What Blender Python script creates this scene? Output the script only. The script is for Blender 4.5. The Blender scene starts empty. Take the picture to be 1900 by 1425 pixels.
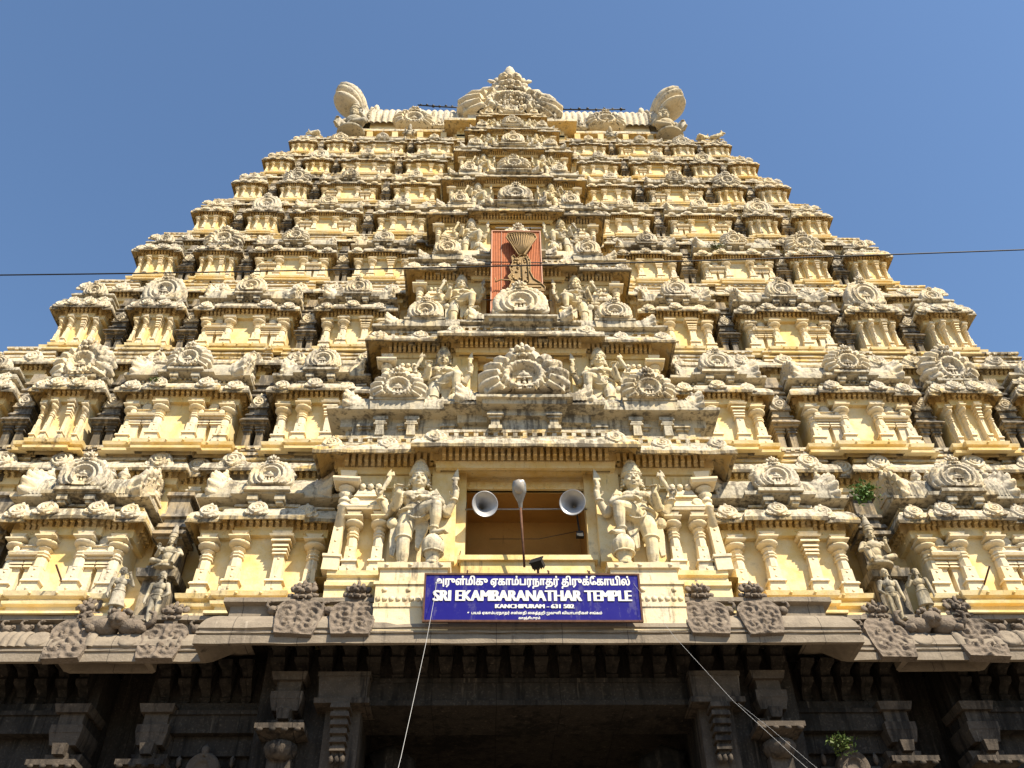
import bpy, math, random
import numpy as np
from mathutils import Matrix, Vector
R = math.radians
rnd = random.Random(7)
scene = bpy.context.scene
COL = scene.collection

# ------------------------------------------------------------------ camera
F_PX, PITCH, YAW, ROLL, CAMX, CAMZ = 1698.0, R(42.765), R(1.732), R(-0.914), -1.062, 1.6
def cam_basis():
    f = Vector((math.sin(YAW) * math.cos(PITCH), math.cos(YAW) * math.cos(PITCH), math.sin(PITCH)))
    r = Vector((math.cos(YAW), -math.sin(YAW), 0)); u = r.cross(f)
    c, s = math.cos(ROLL), math.sin(ROLL)
    return c * r + s * u, -s * r + c * u, f
cr, cu, cf = cam_basis()
cam = bpy.data.cameras.new('camera'); co = bpy.data.objects.new('camera', cam); COL.objects.link(co)
co.matrix_world = Matrix(((cr.x, cu.x, -cf.x, CAMX), (cr.y, cu.y, -cf.y, 0), (cr.z, cu.z, -cf.z, CAMZ), (0, 0, 0, 1)))
cam.sensor_width = 36; cam.lens = 36 * F_PX / 1900; cam.clip_start = 0.1; cam.clip_end = 3000
scene.camera = co
def ray(px, py):
    d = cr * ((px - 950) / F_PX) + cu * (-(py - 712.5) / F_PX) + cf
    return d / d.y
def at(px, py, y):                      # where the line of sight meets the vertical plane at depth y
    d = ray(px, py); return Vector((CAMX + d.x * y, y, CAMZ + d.z * y))
def in_frame(p):
    q = Vector(p) - Vector((CAMX, 0, CAMZ)); z = q.dot(cf)
    if z <= 0: return 0
    return 1 if abs(q.dot(cr) / z * F_PX) < 960 and abs(q.dot(cu) / z * F_PX) < 720 else 0

# ------------------------------------------------------------------ world, sun, exposure
SUN = Vector((0.86, -1.0, 1.50)).normalized()
SUN_EL = math.asin(SUN.z)
w = bpy.data.worlds.new('World'); scene.world = w; w.use_nodes = True
nt = w.node_tree; bg = nt.nodes['Background']
sky = nt.nodes.new('ShaderNodeTexSky'); sky.sky_type = 'NISHITA'; sky.sun_disc = False
sky.sun_elevation = SUN_EL; sky.sun_rotation = math.atan2(SUN.x, SUN.y)
sky.air_density = 1.4; sky.dust_density = 0.5; sky.ozone_density = 6.0
nt.links.new(sky.outputs[0], bg.inputs[0]); bg.inputs[1].default_value = 0.085
sd = bpy.data.lights.new('sun', 'SUN'); sd.energy = 5.0; sd.angle = R(0.53); sd.color = (1.0, 0.875, 0.68)
so = bpy.data.objects.new('sun', sd); COL.objects.link(so); so.rotation_euler = SUN.to_track_quat('Z', 'Y').to_euler()
scene.view_settings.view_transform = 'Standard'; scene.view_settings.look = 'None'
scene.view_settings.exposure = 0.98; scene.view_settings.gamma = 1

# ------------------------------------------------------------------ materials
class NT:
    def __init__(s, name):
        s.m = bpy.data.materials.new(name); s.m.use_nodes = True; s.t = s.m.node_tree
        s.b = s.t.nodes['Principled BSDF']
        s.b.inputs['Specular IOR Level'].default_value = 0.25
        s.geo = s.t.nodes.new('ShaderNodeNewGeometry')
    def n(s, k, **kw):
        x = s.t.nodes.new(k)
        for a, b in kw.items(): setattr(x, a, b)
        return x
    def l(s, a, b): s.t.links.new(a, b)
    def put(s, sock, v):
        if isinstance(v, (int, float)): sock.default_value = v
        elif isinstance(v, tuple): sock.default_value = v if len(v) != 3 or sock.type != 'RGBA' else (*v, 1)
        else: s.l(v, sock)
    def noise(s, scale, detail=4, rough=.55, stretch=None, off=0.0):
        src = s.geo.outputs['Position']
        mp = s.n('ShaderNodeMapping'); s.l(src, mp.inputs[0])
        mp.inputs['Scale'].default_value = stretch or (1, 1, 1); mp.inputs['Location'].default_value = (off, off * .7, off * .3)
        x = s.n('ShaderNodeTexNoise'); x.inputs['Scale'].default_value = scale; x.inputs['Detail'].default_value = detail
        x.inputs['Roughness'].default_value = rough; s.l(mp.outputs[0], x.inputs['Vector']); return x.outputs['Fac']
    def math(s, op, a, b=0.0, clamp=False):
        x = s.n('ShaderNodeMath', operation=op, use_clamp=clamp); s.put(x.inputs[0], a); s.put(x.inputs[1], b); return x.outputs[0]
    def step(s, v, lo, hi):
        x = s.n('ShaderNodeMapRange', interpolation_type='SMOOTHSTEP'); s.put(x.inputs[0], v)
        x.inputs[1].default_value = lo; x.inputs[2].default_value = hi; return x.outputs[0]
    def mix(s, f, a, b):
        x = s.n('ShaderNodeMix', data_type='RGBA'); s.put(x.inputs[0], f); s.put(x.inputs[6], a); s.put(x.inputs[7], b); return x.outputs[2]
    def bump(s, h, strength, dist, prev=None):
        x = s.n('ShaderNodeBump'); x.inputs['Strength'].default_value = strength; x.inputs['Distance'].default_value = dist
        s.l(h, x.inputs['Height'])
        if prev is not None: s.l(prev, x.inputs['Normal'])
        return x.outputs[0]
    def voro(s, scale, feature='F1', stretch=None):
        mp = s.n('ShaderNodeMapping'); s.l(s.geo.outputs['Position'], mp.inputs[0]); mp.inputs['Scale'].default_value = stretch or (1, 1, 1)
        x = s.n('ShaderNodeTexVoronoi', feature=feature); x.inputs['Scale'].default_value = scale; s.l(mp.outputs[0], x.inputs['Vector']); return x.outputs['Distance']
    def up(s):
        x = s.n('ShaderNodeSeparateXYZ'); s.l(s.geo.outputs['True Normal'], x.inputs[0]); return x.outputs[2]
    def done(s, col, nrm=None, rough=.9):
        s.put(s.b.inputs['Base Color'], col); s.put(s.b.inputs['Roughness'], rough)
        if nrm is not None: s.l(nrm, s.b.inputs['Normal'])
        return s.m

def lime(name, paint, paint2, bare, dark, w_up, w_bias, d_bias, carve=0.0):
    """limewashed stucco: yellow paint kept on upright and sheltered faces, washed off to grey lime on ledges, black algae in patches and runs"""
    s = NT(name)
    big = s.noise(.30, 3, .6); mid = s.noise(1.9, 6, .65, off=3.1); fine = s.noise(9, 5, .65, off=9.2)
    run = s.noise(2.2, 6, .65, (2.4, 2.4, .24), off=5.0); big2 = s.noise(.55, 3, .6, off=17.0)
    up = s.up(); ctr = lambda v, k: s.math('MULTIPLY', s.math('SUBTRACT', v, .5), k)
    tone = s.step(s.math('ADD', s.math('MULTIPLY', big2, .5), s.math('MULTIPLY', mid, .5)), .38, .60)
    pc = s.mix(tone, paint, paint2)
    wm = s.math('ADD', s.math('MULTIPLY', up, w_up), s.math('ADD', ctr(mid, 2.6), s.math('ADD', ctr(big2, 1.6), w_bias)))
    wm = s.step(wm, .05, .65)
    bc = s.mix(s.step(fine, .32, .66), bare, tuple(c * .70 for c in bare))
    c = s.mix(wm, pc, bc)
    d1 = s.math('ADD', ctr(run, 4.2), s.math('ADD', ctr(big, 2.4), ctr(fine, .9)))
    d1 = s.math('ADD', d1, s.math('MULTIPLY', s.math('MAXIMUM', up, 0.0), .40))
    d1 = s.math('ADD', d1, d_bias)
    dm = s.math('MULTIPLY', s.step(d1, -.05, .80), .80)
    c = s.mix(dm, c, dark)
    speck = s.math('MULTIPLY', s.step(s.noise(24, 3, .6, off=1.3), .60, .70), .35)
    c = s.mix(speck, c, tuple(x * 1.6 for x in dark))
    nr = s.bump(fine, .35, .03)
    nr = s.bump(mid, .35, .06, nr)
    if carve:
        v = s.voro(7.5, 'SMOOTH_F1'); nr = s.bump(v, .8 * carve, .06, nr)
        v2 = s.voro(19, 'F1'); nr = s.bump(v2, .5 * carve, .025, nr)
    return s.done(c, nr, .92)

def stone(name, a, b, light, dark, d_bias, carve=0.0, l_bias=-.25):
    s = NT(name)
    big = s.noise(.5, 4, off=2); mid = s.noise(2.6, 6, .6, off=4); fine = s.noise(16, 5, .62)
    run = s.noise(1.9, 6, .62, (2.2, 2.2, .22), off=8.0)
    c = s.mix(s.step(mid, .3, .7), a, b)
    c = s.mix(s.math('MULTIPLY', s.step(fine, .5, .75), .35), c, light)
    d = s.math('ADD', s.math('MULTIPLY', s.math('SUBTRACT', run, .5), 2.0), s.math('ADD', s.math('MULTIPLY', s.math('SUBTRACT', big, .5), 1.5), d_bias))
    c = s.mix(s.math('MULTIPLY', s.step(d, 0, .5), .9), c, dark)
    run2 = s.noise(2.4, 6, .6, (2.4, 2.4, .18), off=21.0)
    lw = s.step(s.math('ADD', run2, l_bias), .36, .5)
    c = s.mix(s.math('MULTIPLY', lw, .6), c, light)
    nr = s.bump(fine, .5, .03); nr = s.bump(mid, .4, .06, nr)
    if not carve:                          # joints between the granite blocks
        xyz = s.n('ShaderNodeSeparateXYZ'); s.l(s.geo.outputs['Position'], xyz.inputs[0])
        j = s.math('FRACT', s.math('ADD', s.math('MULTIPLY', xyz.outputs[0], .58), s.math('MULTIPLY', big, .05)))
        jm = s.math('LESS_THAN', s.math('ABSOLUTE', s.math('SUBTRACT', j, .5)), .006)
        c = s.mix(s.math('MULTIPLY', jm, .8), c, dark); nr = s.bump(s.math('SUBTRACT', 1.0, jm), .6, .03, nr)
    if carve:
        v = s.voro(9, 'SMOOTH_F1'); nr = s.bump(v, .5 * carve, .04, nr)
        v2 = s.voro(22, 'F1'); nr = s.bump(v2, .5 * carve, .02, nr)
    return s.done(c, nr, .88)

def plain(name, col, rough=.5, metal=0.0, var=.12, bump=.15, spec=.4):
    s = NT(name); f = s.noise(7, 5)
    c = s.mix(s.step(f, .3, .7), col, tuple(x * (1 - var) for x in col))
    s.b.inputs['Metallic'].default_value = metal; s.b.inputs['Specular IOR Level'].default_value = spec
    return s.done(c, s.bump(s.noise(30, 3), bump, .01), rough)

YEL, YEL2 = (.68, .495, .19), (.75, .625, .375)
M_WALL = lime('yellow limewash', YEL, YEL2, (.56, .48, .33), (.13, .105, .075), .35, -.16, -.52)
M_PIL = lime('pale limewash', (.72, .58, .34), (.74, .64, .45), (.62, .55, .42), (.12, .10, .075), .45, .10, -.42)
M_CORN = lime('weathered cornice lime', (.62, .44, .17), (.62, .48, .25), (.56, .50, .38), (.085, .07, .052), 1.1, .50, -.06, .5)
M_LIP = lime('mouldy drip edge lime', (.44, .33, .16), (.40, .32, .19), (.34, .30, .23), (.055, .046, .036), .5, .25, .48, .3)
M_ROOF = lime('weathered roof lime', (.54, .45, .29), (.52, .46, .33), (.46, .42, .33), (.07, .06, .048), .4, .40, .12, .25)
M_ORN = lime('carved ornament lime', (.64, .53, .34), (.62, .55, .41), (.58, .52, .41), (.10, .082, .062), .35, .35, -.10, .5)
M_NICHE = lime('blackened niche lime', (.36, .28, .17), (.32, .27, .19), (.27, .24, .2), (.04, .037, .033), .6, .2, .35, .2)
M_STAT = lime('statue lime', (.66, .54, .31), (.62, .54, .37), (.60, .54, .41), (.11, .095, .08), .45, .30, -.14, .0)
M_STAT2 = lime('grimy statue lime', (.46, .38, .24), (.42, .37, .26), (.44, .40, .32), (.07, .065, .055), .45, .30, .05, .0)
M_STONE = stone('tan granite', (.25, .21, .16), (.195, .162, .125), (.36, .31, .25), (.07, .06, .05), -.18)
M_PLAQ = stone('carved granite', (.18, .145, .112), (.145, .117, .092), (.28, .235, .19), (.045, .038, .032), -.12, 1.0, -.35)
M_SHADESOOT = stone('shaded sooty granite', (.034, .029, .024), (.025, .021, .018), (.15, .125, .10), (.007, .006, .005), .15)  # soot plus the shade under the cornice, both put into the colour
M_GATEDARK = plain('gateway dark', (.02, .018, .016), .9)  # black colour stands in for the unlit depth of the gateway
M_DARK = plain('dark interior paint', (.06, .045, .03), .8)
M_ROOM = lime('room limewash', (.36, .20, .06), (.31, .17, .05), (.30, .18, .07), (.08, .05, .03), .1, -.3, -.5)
# ------------------------------------------------------------------ mesh kit
def ico(sub):
    import bmesh
    bm = bmesh.new(); bmesh.ops.create_icosphere(bm, subdivisions=sub, radius=1)
    bm.verts.ensure_lookup_table()
    v = [tuple(x.co) for x in bm.verts]; f = [tuple(a.index for a in q.verts) for q in bm.faces]; bm.free(); return v, f
ICO = {k: ico(k) for k in (1, 2, 3)}

class MB:
    def __init__(s): s.v = []; s.f = []; s.s = []
    def add(s, v, f, smooth=False, M=None):
        o = len(s.v)
        s.v += [tuple(M @ Vector(p)) for p in v] if M is not None else [tuple(p) for p in v]
        s.f += [tuple(i + o for i in q) for q in f]; s.s += [smooth] * len(f)
    def merge(s, o, M=None):
        k = len(s.v)
        s.v += [tuple(M @ Vector(p)) for p in o.v] if M is not None else list(o.v)
        s.f += [tuple(i + k for i in q) for q in o.f]; s.s += o.s
    def box(s, x0, x1, y0, y1, z0, z1, tx=0.0, ty=0.0):     # tx, ty: how much the top is drawn in on each side
        v = [(x0, y0, z0), (x1, y0, z0), (x1, y1, z0), (x0, y1, z0),
             (x0 + tx, y0 + ty, z1), (x1 - tx, y0 + ty, z1), (x1 - tx, y1, z1), (x0 + tx, y1, z1)]
        s.add(v, [(0, 3, 2, 1), (4, 5, 6, 7), (0, 1, 5, 4), (1, 2, 6, 5), (2, 3, 7, 6), (3, 0, 4, 7)])
    def mould(s, plan, prof, step=.7, jit=.0, smooth=False, caps=False):
        n = len(plan); mit = []
        for i in range(n):
            ns = []
            for a, b in ((i - 1, i), (i, i + 1)):
                if a < 0 or b >= n: continue
                dx, dy = plan[b][0] - plan[a][0], plan[b][1] - plan[a][1]; L = math.hypot(dx, dy)
                ns.append((dy / L, -dx / L))
            if len(ns) == 1 or abs(ns[0][0] * ns[1][0] + ns[0][1] * ns[1][1]) > .9: mit.append(ns[0])
            else: mit.append((ns[0][0] + ns[1][0], ns[0][1] + ns[1][1]))
        pts = []
        for i in range(n):
            pts.append((*plan[i], *mit[i]))
            if i < n - 1:
                L = math.hypot(plan[i + 1][0] - plan[i][0], plan[i + 1][1] - plan[i][1]); k = int(L / step)
                for j in range(1, k):
                    t = j / k; pts.append(tuple(plan[i][q] * (1 - t) + plan[i + 1][q] * t for q in (0, 1)) + tuple(mit[i][q] * (1 - t) + mit[i + 1][q] * t for q in (0, 1)))
        # straight runs keep a constant offset between mitres because both mitres have unit offset across the run
        m = len(prof); v = []; f = []
        for (x, y, mx, my) in pts:
            for (o, z) in prof:
                a, b, c = (rnd.uniform(-jit, jit) for _ in range(3)) if jit else (0, 0, 0)
                v.append((x + mx * o + a, y + my * o + b, z + c))
        for i in range(len(pts) - 1):
            for j in range(m - 1):
                f.append((i * m + j, (i + 1) * m + j, (i + 1) * m + j + 1, i * m + j + 1))
        if caps: f.append(tuple(range(m))); f.append(tuple((len(pts) - 1) * m + j for j in range(m - 1, -1, -1)))
        s.add(v, f, smooth)
    def lathe(s, prof, n=10, cx=0, cy=0, cz=0, sy=1.0, smooth=True, rot=0.0, M=None):
        v = []; f = []; m = len(prof)
        for i in range(n):
            a = rot + 2 * math.pi * i / n
            for (r, z) in prof: v.append((cx + r * math.cos(a), cy + sy * r * math.sin(a), cz + z))
        for i in range(n):
            k = (i + 1) % n
            for j in range(m - 1): f.append((i * m + j, k * m + j, k * m + j + 1, i * m + j + 1))
        f.append(tuple(i * m for i in range(n))[::-1]); f.append(tuple(i * m + m - 1 for i in range(n)))
        s.add(v, f, smooth, M)
    def ball(s, c, r, sub=1, rot=None):
        v, f = ICO[sub]; r = (r, r, r) if isinstance(r, (int, float)) else r
        M = Matrix.Translation(c) @ (rot.to_4x4() if rot else Matrix()) @ Matrix.Diagonal((*r, 1)); s.add(v, f, True, M)
    def tube(s, pts, rad, n=8, smooth=True, cap=True):
        P = [Vector(p) for p in pts]; rs = rad if isinstance(rad, (list, tuple)) else [rad] * len(P)
        v = []; f = []; prev = None
        for i, p in enumerate(P):
            t = (P[min(i + 1, len(P) - 1)] - P[max(i - 1, 0)]).normalized()
            if prev is None: a = t.cross(Vector((0, 0, 1)) if abs(t.z) < .9 else Vector((1, 0, 0))).normalized()
            else: a = (prev - t * prev.dot(t)).normalized()
            prev = a; b = t.cross(a)
            for k in range(n):
                q = 2 * math.pi * k / n; v.append(tuple(p + (a * math.cos(q) + b * math.sin(q)) * rs[i]))
        for i in range(len(P) - 1):
            for k in range(n): f.append((i * n + k, i * n + (k + 1) % n, (i + 1) * n + (k + 1) % n, (i + 1) * n + k))
        if cap: f.append(tuple(range(n))[::-1]); f.append(tuple((len(P) - 1) * n + k for k in range(n)))
        s.add(v, f, smooth)
    def capsule(s, p0, p1, r0, r1, n=12):
        p0, p1 = Vector(p0), Vector(p1); d = (p1 - p0); L = d.length; t = d / L
        pts = []; rs = []
        for k in range(5): a = math.pi / 2 * k / 4; pts.append(p0 - t * r0 * math.cos(a)); rs.append(max(r0 * math.sin(a), .002))
        for k in range(5): a = math.pi / 2 * k / 4; pts.append(p1 + t * r1 * math.sin(a)); rs.append(max(r1 * math.cos(a), .002))
        s.tube(pts, rs, n)
    def prism(s, out, y0, y1, smooth=False, M=None):          # xz outline (counter clockwise seen from -y) pushed from y0 (front) to y1
        n = len(out); v = [(x, y0, z) for x, z in out] + [(x, y1, z) for x, z in out]
        f = [tuple(range(n)), tuple(range(2 * n - 1, n - 1, -1))] + [(i, i + n, (i + 1) % n + n, (i + 1) % n) for i in range(n)]
        s.add(v, f, smooth, M)
    def grid(s, fn, nu, nv, smooth=True, M=None, wrap=False):
        v = [fn(i / (nu if wrap else nu - 1), j / (nv - 1)) for i in range(nu) for j in range(nv)]
        f = [(i * nv + j, ((i + 1) % nu) * nv + j, ((i + 1) % nu) * nv + j + 1, i * nv + j + 1) for i in range(nu if wrap else nu - 1) for j in range(nv - 1)]
        s.add(v, f, smooth, M)
    def mesh(s, name, mat):
        me = bpy.data.meshes.new(name); me.from_pydata(s.v, [], s.f)
        me.polygons.foreach_set('use_smooth', s.s); me.materials.append(mat); me.update(); return me

def T(x, y, z): return Matrix.Translation((x, y, z))
def S(x, y=None, z=None): return Matrix.Diagonal((x, y if y is not None else x, z if z is not None else x, 1))
def RZ(a): return Matrix.Rotation(a, 4, 'Z')
def RX(a): return Matrix.Rotation(a, 4, 'X')
def RY(a): return Matrix.Rotation(a, 4, 'Y')
def sc(prof, o, z): return [(a * o, b * z) for a, b in prof]

# ------------------------------------------------------------------ scene graph
def obj(name, me, M, parent=None):
    o = bpy.data.objects.new(name, me); COL.objects.link(o)
    if parent is not None:
        o.parent = parent; o.matrix_basis = WM[parent.name].inverted() @ M
    else: o.matrix_basis = M
    WM[o.name] = M; return o
WM = {}
def tag(o, label, cat, group=None, kind=None):
    if label: o['label'] = label
    if cat: o['category'] = cat
    if group: o['group'] = group
    if kind: o['kind'] = kind
    return o
def structure(name, me, M=Matrix()):
    o = obj(name, me, M); o['kind'] = 'structure'; return o
tower = obj('temple_tower', None, T(0, 23, 0))
tag(tower, 'tiered yellow limewashed temple gateway tower with grey weathered cornices on a dark stone base', 'tower')
LATER = {}
def emit(name, me, M, parent=None, size=1.0):
    """a sub-part of the tower; past about 95 of one name the ones that show smallest are joined into one part of kind stuff"""
    if name in ('medallion', 'gable', 'roof_pot', 'plaque', 'beast_crest', 'carved_goose', 'roof_end'):   # hand made: no two sit quite alike
        if name == 'medallion' and rnd.random() < .03: return
        a = .05 if name != 'roof_end' else .02
        M = M @ RY(rnd.uniform(-a, a)) @ RX(rnd.uniform(-a, a)) @ RZ(rnd.uniform(-a, a)) @ S(rnd.uniform(.93, 1.06), rnd.uniform(.85, 1.12), rnd.uniform(.93, 1.06))
    LATER.setdefault(name, []).append((me, M, parent or tower, size))
def flush():
    for name, rows in LATER.items():
        def score(r):
            p = r[1].translation; d = (p - Vector((CAMX, 0, CAMZ))).length
            return (in_frame(p), r[3] / d)
        rows.sort(key=score, reverse=True)
        for me, M, par, _ in rows[:96]: obj(name, me, M, par)
        rest = rows[96:]
        if not rest: continue
        V = []; L = []; C = []; SM = []; off = 0
        for me, M, _, _ in rest:
            n = len(me.vertices); a = np.empty(n * 3, np.float32); me.vertices.foreach_get('co', a); a = a.reshape(n, 3)
            m = np.array(M); V.append(a @ m[:3, :3].T + m[:3, 3])
            k = len(me.loops); l = np.empty(k, np.int32); me.loops.foreach_get('vertex_index', l); L.append(l + off); off += n
            q = len(me.polygons); c = np.empty(q, np.int32); me.polygons.foreach_get('loop_total', c); C.append(c)
            sm = np.empty(q, bool); me.polygons.foreach_get('use_smooth', sm); SM.append(sm)
        V = np.concatenate(V); L = np.concatenate(L); C = np.concatenate(C); SM = np.concatenate(SM)
        V = V - np.array(WM[tower.name].translation)
        me = bpy.data.meshes.new(name); me.vertices.add(len(V)); me.vertices.foreach_set('co', V.astype(np.float32).ravel())
        me.loops.add(len(L)); me.loops.foreach_set('vertex_index', L); me.polygons.add(len(C))
        st = np.concatenate([[0], np.cumsum(C)[:-1]]).astype(np.int32)
        me.polygons.foreach_set('loop_start', st); me.polygons.foreach_set('use_smooth', SM); me.update(calc_edges=True); me.validate()
        me.materials.append(rest[0][0].materials[0])
        o = obj(name, me, WM[tower.name].copy(), tower); o['kind'] = 'stuff'
# ------------------------------------------------------------------ carved ornaments (all face -y, unit size)
def disc(mb, prof, Rf, n=36, M=None, back=.3, zmin=-9, seed=0, rough=.0, rib=0, nrib=9, r0=.55):
    """a carved disc: rings of a radial profile (r, height toward the viewer), outline Rf(angle), closed to the back"""
    rg = random.Random(seed)
    v = [(0, -prof[0][1], 0)]; f = []; m = len(prof) - 1
    for i in range(n):
        a = 2 * math.pi * i / n; k = Rf(a)
        for (r, h) in prof[1:]:
            q = r * (1 + (k - 1) * min(1, r * r))
            hh = h + (rib * (abs(math.sin(nrib * a)) - .5) if r > r0 and r < .99 else 0)
            v.append((q * math.cos(a), -hh + rg.uniform(-rough, rough), max(q * math.sin(a), zmin)))
        q = k; v.append((q * math.cos(a), back, max(q * math.sin(a), zmin)))
    mm = m + 1
    for i in range(n):
        k = (i + 1) % n; f.append((0, 1 + i * mm, 1 + k * mm))
        for j in range(mm - 1): f.append((1 + i * mm + j, 1 + i * mm + j + 1, 1 + k * mm + j + 1, 1 + k * mm + j))
    mb.add(v, f, True, M)

def lion_head(mb, c=(0, 0, 0), s=1.0, n=1):
    """the bulging eyed monster mask that crowns each gable"""
    M = lambda x, y, z: (c[0] + s * x, c[1] + s * y, c[2] + s * z)
    mb.ball(M(0, .1, .05), (.55 * s, .4 * s, .5 * s), 2)
    for q in (-1, 1):
        mb.ball(M(.30 * q, -.25, .18), .25 * s, 2); mb.ball(M(.31 * q, -.45, .16), .12 * s, n)
        mb.ball(M(.38 * q, -.12, -.28), (.25 * s, .25 * s, .17 * s), n)
        mb.ball(M(.62 * q, .05, .38), (.22 * s, .12 * s, .3 * s), n, Matrix.Rotation(.5 * q, 3, 'Y'))
        mb.ball(M(.72 * q, .05, -.1), (.25 * s, .15 * s, .2 * s), n)
        mb.ball(M(.22 * q, -.35, -.45), (.07 * s, .07 * s, .16 * s), n)
        mb.ball(M(.28 * q, .0, .66), (.16 * s, .12 * s, .24 * s), n, Matrix.Rotation(.35 * q, 3, 'Y'))
    mb.ball(M(0, -.40, -.05), (.16 * s, .24 * s, .17 * s), n); mb.ball(M(0, -.30, -.38), (.34 * s, .2 * s, .12 * s), n)
    mb.ball(M(0, 0, .78), (.15 * s, .13 * s, .34 * s), n); mb.ball(M(0, -.2, .48), (.13 * s, .13 * s, .15 * s), n)

def mk_medallion():
    mb = MB()
    pr = [(0, .34), (.12, .34), (.18, .10), (.29, .08), (.34, .32), (.47, .33), (.52, .08), (.64, .06), (.70, .27), (.86, .25), (1, .05)]
    disc(mb, pr, lambda a: 1.0 + .05 * abs(math.sin(6 * a)) if math.sin(a) > -.3 else .86, 32, seed=1, rough=.015)
    for q in (-1, 1):
        disc(mb, [(0, .26), (.3, .24), (.42, .08), (.62, .08), (.74, .22), (1, .04)], lambda a: 1, 14, T(.86 * q, .02, -.42) @ S(.44))
        disc(mb, [(0, .3), (.5, .25), (1, .02)], lambda a: 1, 10, T(.42 * q, .0, -.74) @ S(.24))
        mb.ball((.46 * q, -.02, .92), (.2, .14, .13), 1)
    mb.ball((0, -.06, 1.08), (.24, .2, .22), 1); mb.ball((0, -.04, 1.32), (.11, .1, .2), 1)
    mb.box(-.13, .13, -.24, 0, -.9, -.4)
    return mb.mesh('medallion', M_ORN)
ME_KUDU = mk_medallion()

def mk_gable(kind):
    """the horseshoe gable over a roof: rings, leaf rim, little shrine in the middle, monster mask above"""
    mb = MB()
    if kind == 'fan':
        pr = [(0, .05), (.30, .05), (.42, .06), (.46, .30), (.55, .32), (.60, .12), (.66, .12), (.70, .30), (.78, .24), (.9, .16), (1, .02)]
        Rf = lambda a: (1.0 + .15 * abs(math.sin(9.0 * a))) * (1.12 + .16 * math.cos(a) ** 2)
        n = 126
    else:
        pr = [(0, .05), (.34, .05), (.42, .07), (.46, .26), (.55, .27), (.58, .13), (.64, .13), (.67, .27), (.74, .27), (.77, .15), (.84, .17), (.92, .22), (1, .06)]
        Rf = lambda a: (1.0 + .02 * abs(math.sin(14 * a))) * (1.0 + .22 * abs(math.cos(a)) ** 1.5)
        n = 56
    disc(mb, pr, Rf, n, None, .45, -.62, 3, .022, *((.16, 9, .58) if kind == 'fan' else (.06, 14, .9)))
    # shrine in the opening
    mb.box(-.30, .30, -.30, 0, -.66, -.50, .02, .02); mb.box(-.22, .22, -.25, 0, -.50, -.44)
    for q in (-1, 1): mb.box(q * .17 - .05, q * .17 + .05, -.20, 0, -.44, -.14)
    mb.box(-.26, .26, -.26, 0, -.14, -.06, .04, .04); mb.ball((0, -.16, .02), (.2, .12, .12), 2); mb.ball((0, -.16, .17), (.06, .06, .09), 1)
    mb.ball((0, -.16, -.32), (.08, .08, .13), 1); mb.ball((0, -.2, -.17), .06, 1)
    for q in (-1, 1):
        disc(mb, [(0, .3), (.35, .28), (.5, .1), (.7, .1), (.8, .26), (1, .04)], lambda a: 1, 14, T(.98 * q, -.02, -.38) @ S(.30))
        disc(mb, [(0, .3), (.5, .25), (1, .02)], lambda a: 1, 10, T(.7 * q, -.05, .80) @ S(.17))
    lion_head(mb, (0, -.18, .98), .50 if kind == 'fan' else .42)
    return mb.mesh('gable', M_ORN)
ME_GAB = {'fan': mk_gable('fan'), 'ring': mk_gable('ring')}

def mk_roof_end():
    """flared horseshoe that closes a barrel roof, facing +x; roof radius is 1, roof centre at the origin"""
    mb = MB(); n = 64
    def f(u, t):
        a = -.42 + u * (math.pi + .84)
        leaf = abs(math.sin(11 * a + .8)); e = min(abs(a + .42), abs(math.pi + .42 - a)); pin = 1 - .30 * math.exp(-(e / .45) ** 2)
        P = [(-.30, .97), (-.16, 1.0), (-.10, 1.08), (-.02, 1.06), (.10, 1.05 + .09 * leaf), (.24, 1.08 + .15 * leaf), (.36, 1.12 + .20 * leaf), (.42, 1.10 + .18 * leaf), (.40, 1.10), (.34, 1.02), (.38, .92), (.32, .82), (.36, .72), (.30, .60), (.32, .3), (.32, .01)]
        k = t * (len(P) - 1); i = min(int(k), len(P) - 2); q = k - i
        x = P[i][0] * (1 - q) + P[i + 1][0] * q; r = (P[i][1] * (1 - q) + P[i + 1][1] * q) * pin
        return (x, -r * math.cos(a), max(r * math.sin(a) * 1.10, -.12))
    mb.grid(f, 100, 16, True)
    for k in range(7):
        a = .35 + k * (math.pi - .7) / 6; mb.ball((.36, -.97 * math.cos(a), 1.06 * math.sin(a)), .08, 1)
    mb.ball((.25, 0, 1.40), (.14, .26, .2), 2); mb.ball((.25, 0, 1.62), (.08, .12, .14), 1); mb.ball((.34, -.2, 1.36), .1, 1); mb.ball((.34, .2, 1.36), .1, 1)
    mb.box(.3, .55, -.35, .35, 0, .1); mb.box(.3, .52, -.28, .28, .1, .4, .0, .0); mb.box(.3, .56, -.36, .36, .4, .5); mb.ball((.45, 0, .62), (.12, .26, .16), 1)
    return mb.mesh('roof_end', M_ORN)
ME_END = mk_roof_end()

def mk_pot():
    mb = MB()
    mb.lathe([(.16, -.1), (.30, 0), (.32, .05), (.20, .12), (.42, .30), (.46, .45), (.38, .60), (.18, .72), (.26, .78), (.26, .84), (.14, .9), (.16, 1.02), (.05, 1.2), (.01, 1.3)], 12)
    return mb.mesh('roof_pot', M_ORN)
ME_POT = mk_pot()

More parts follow.
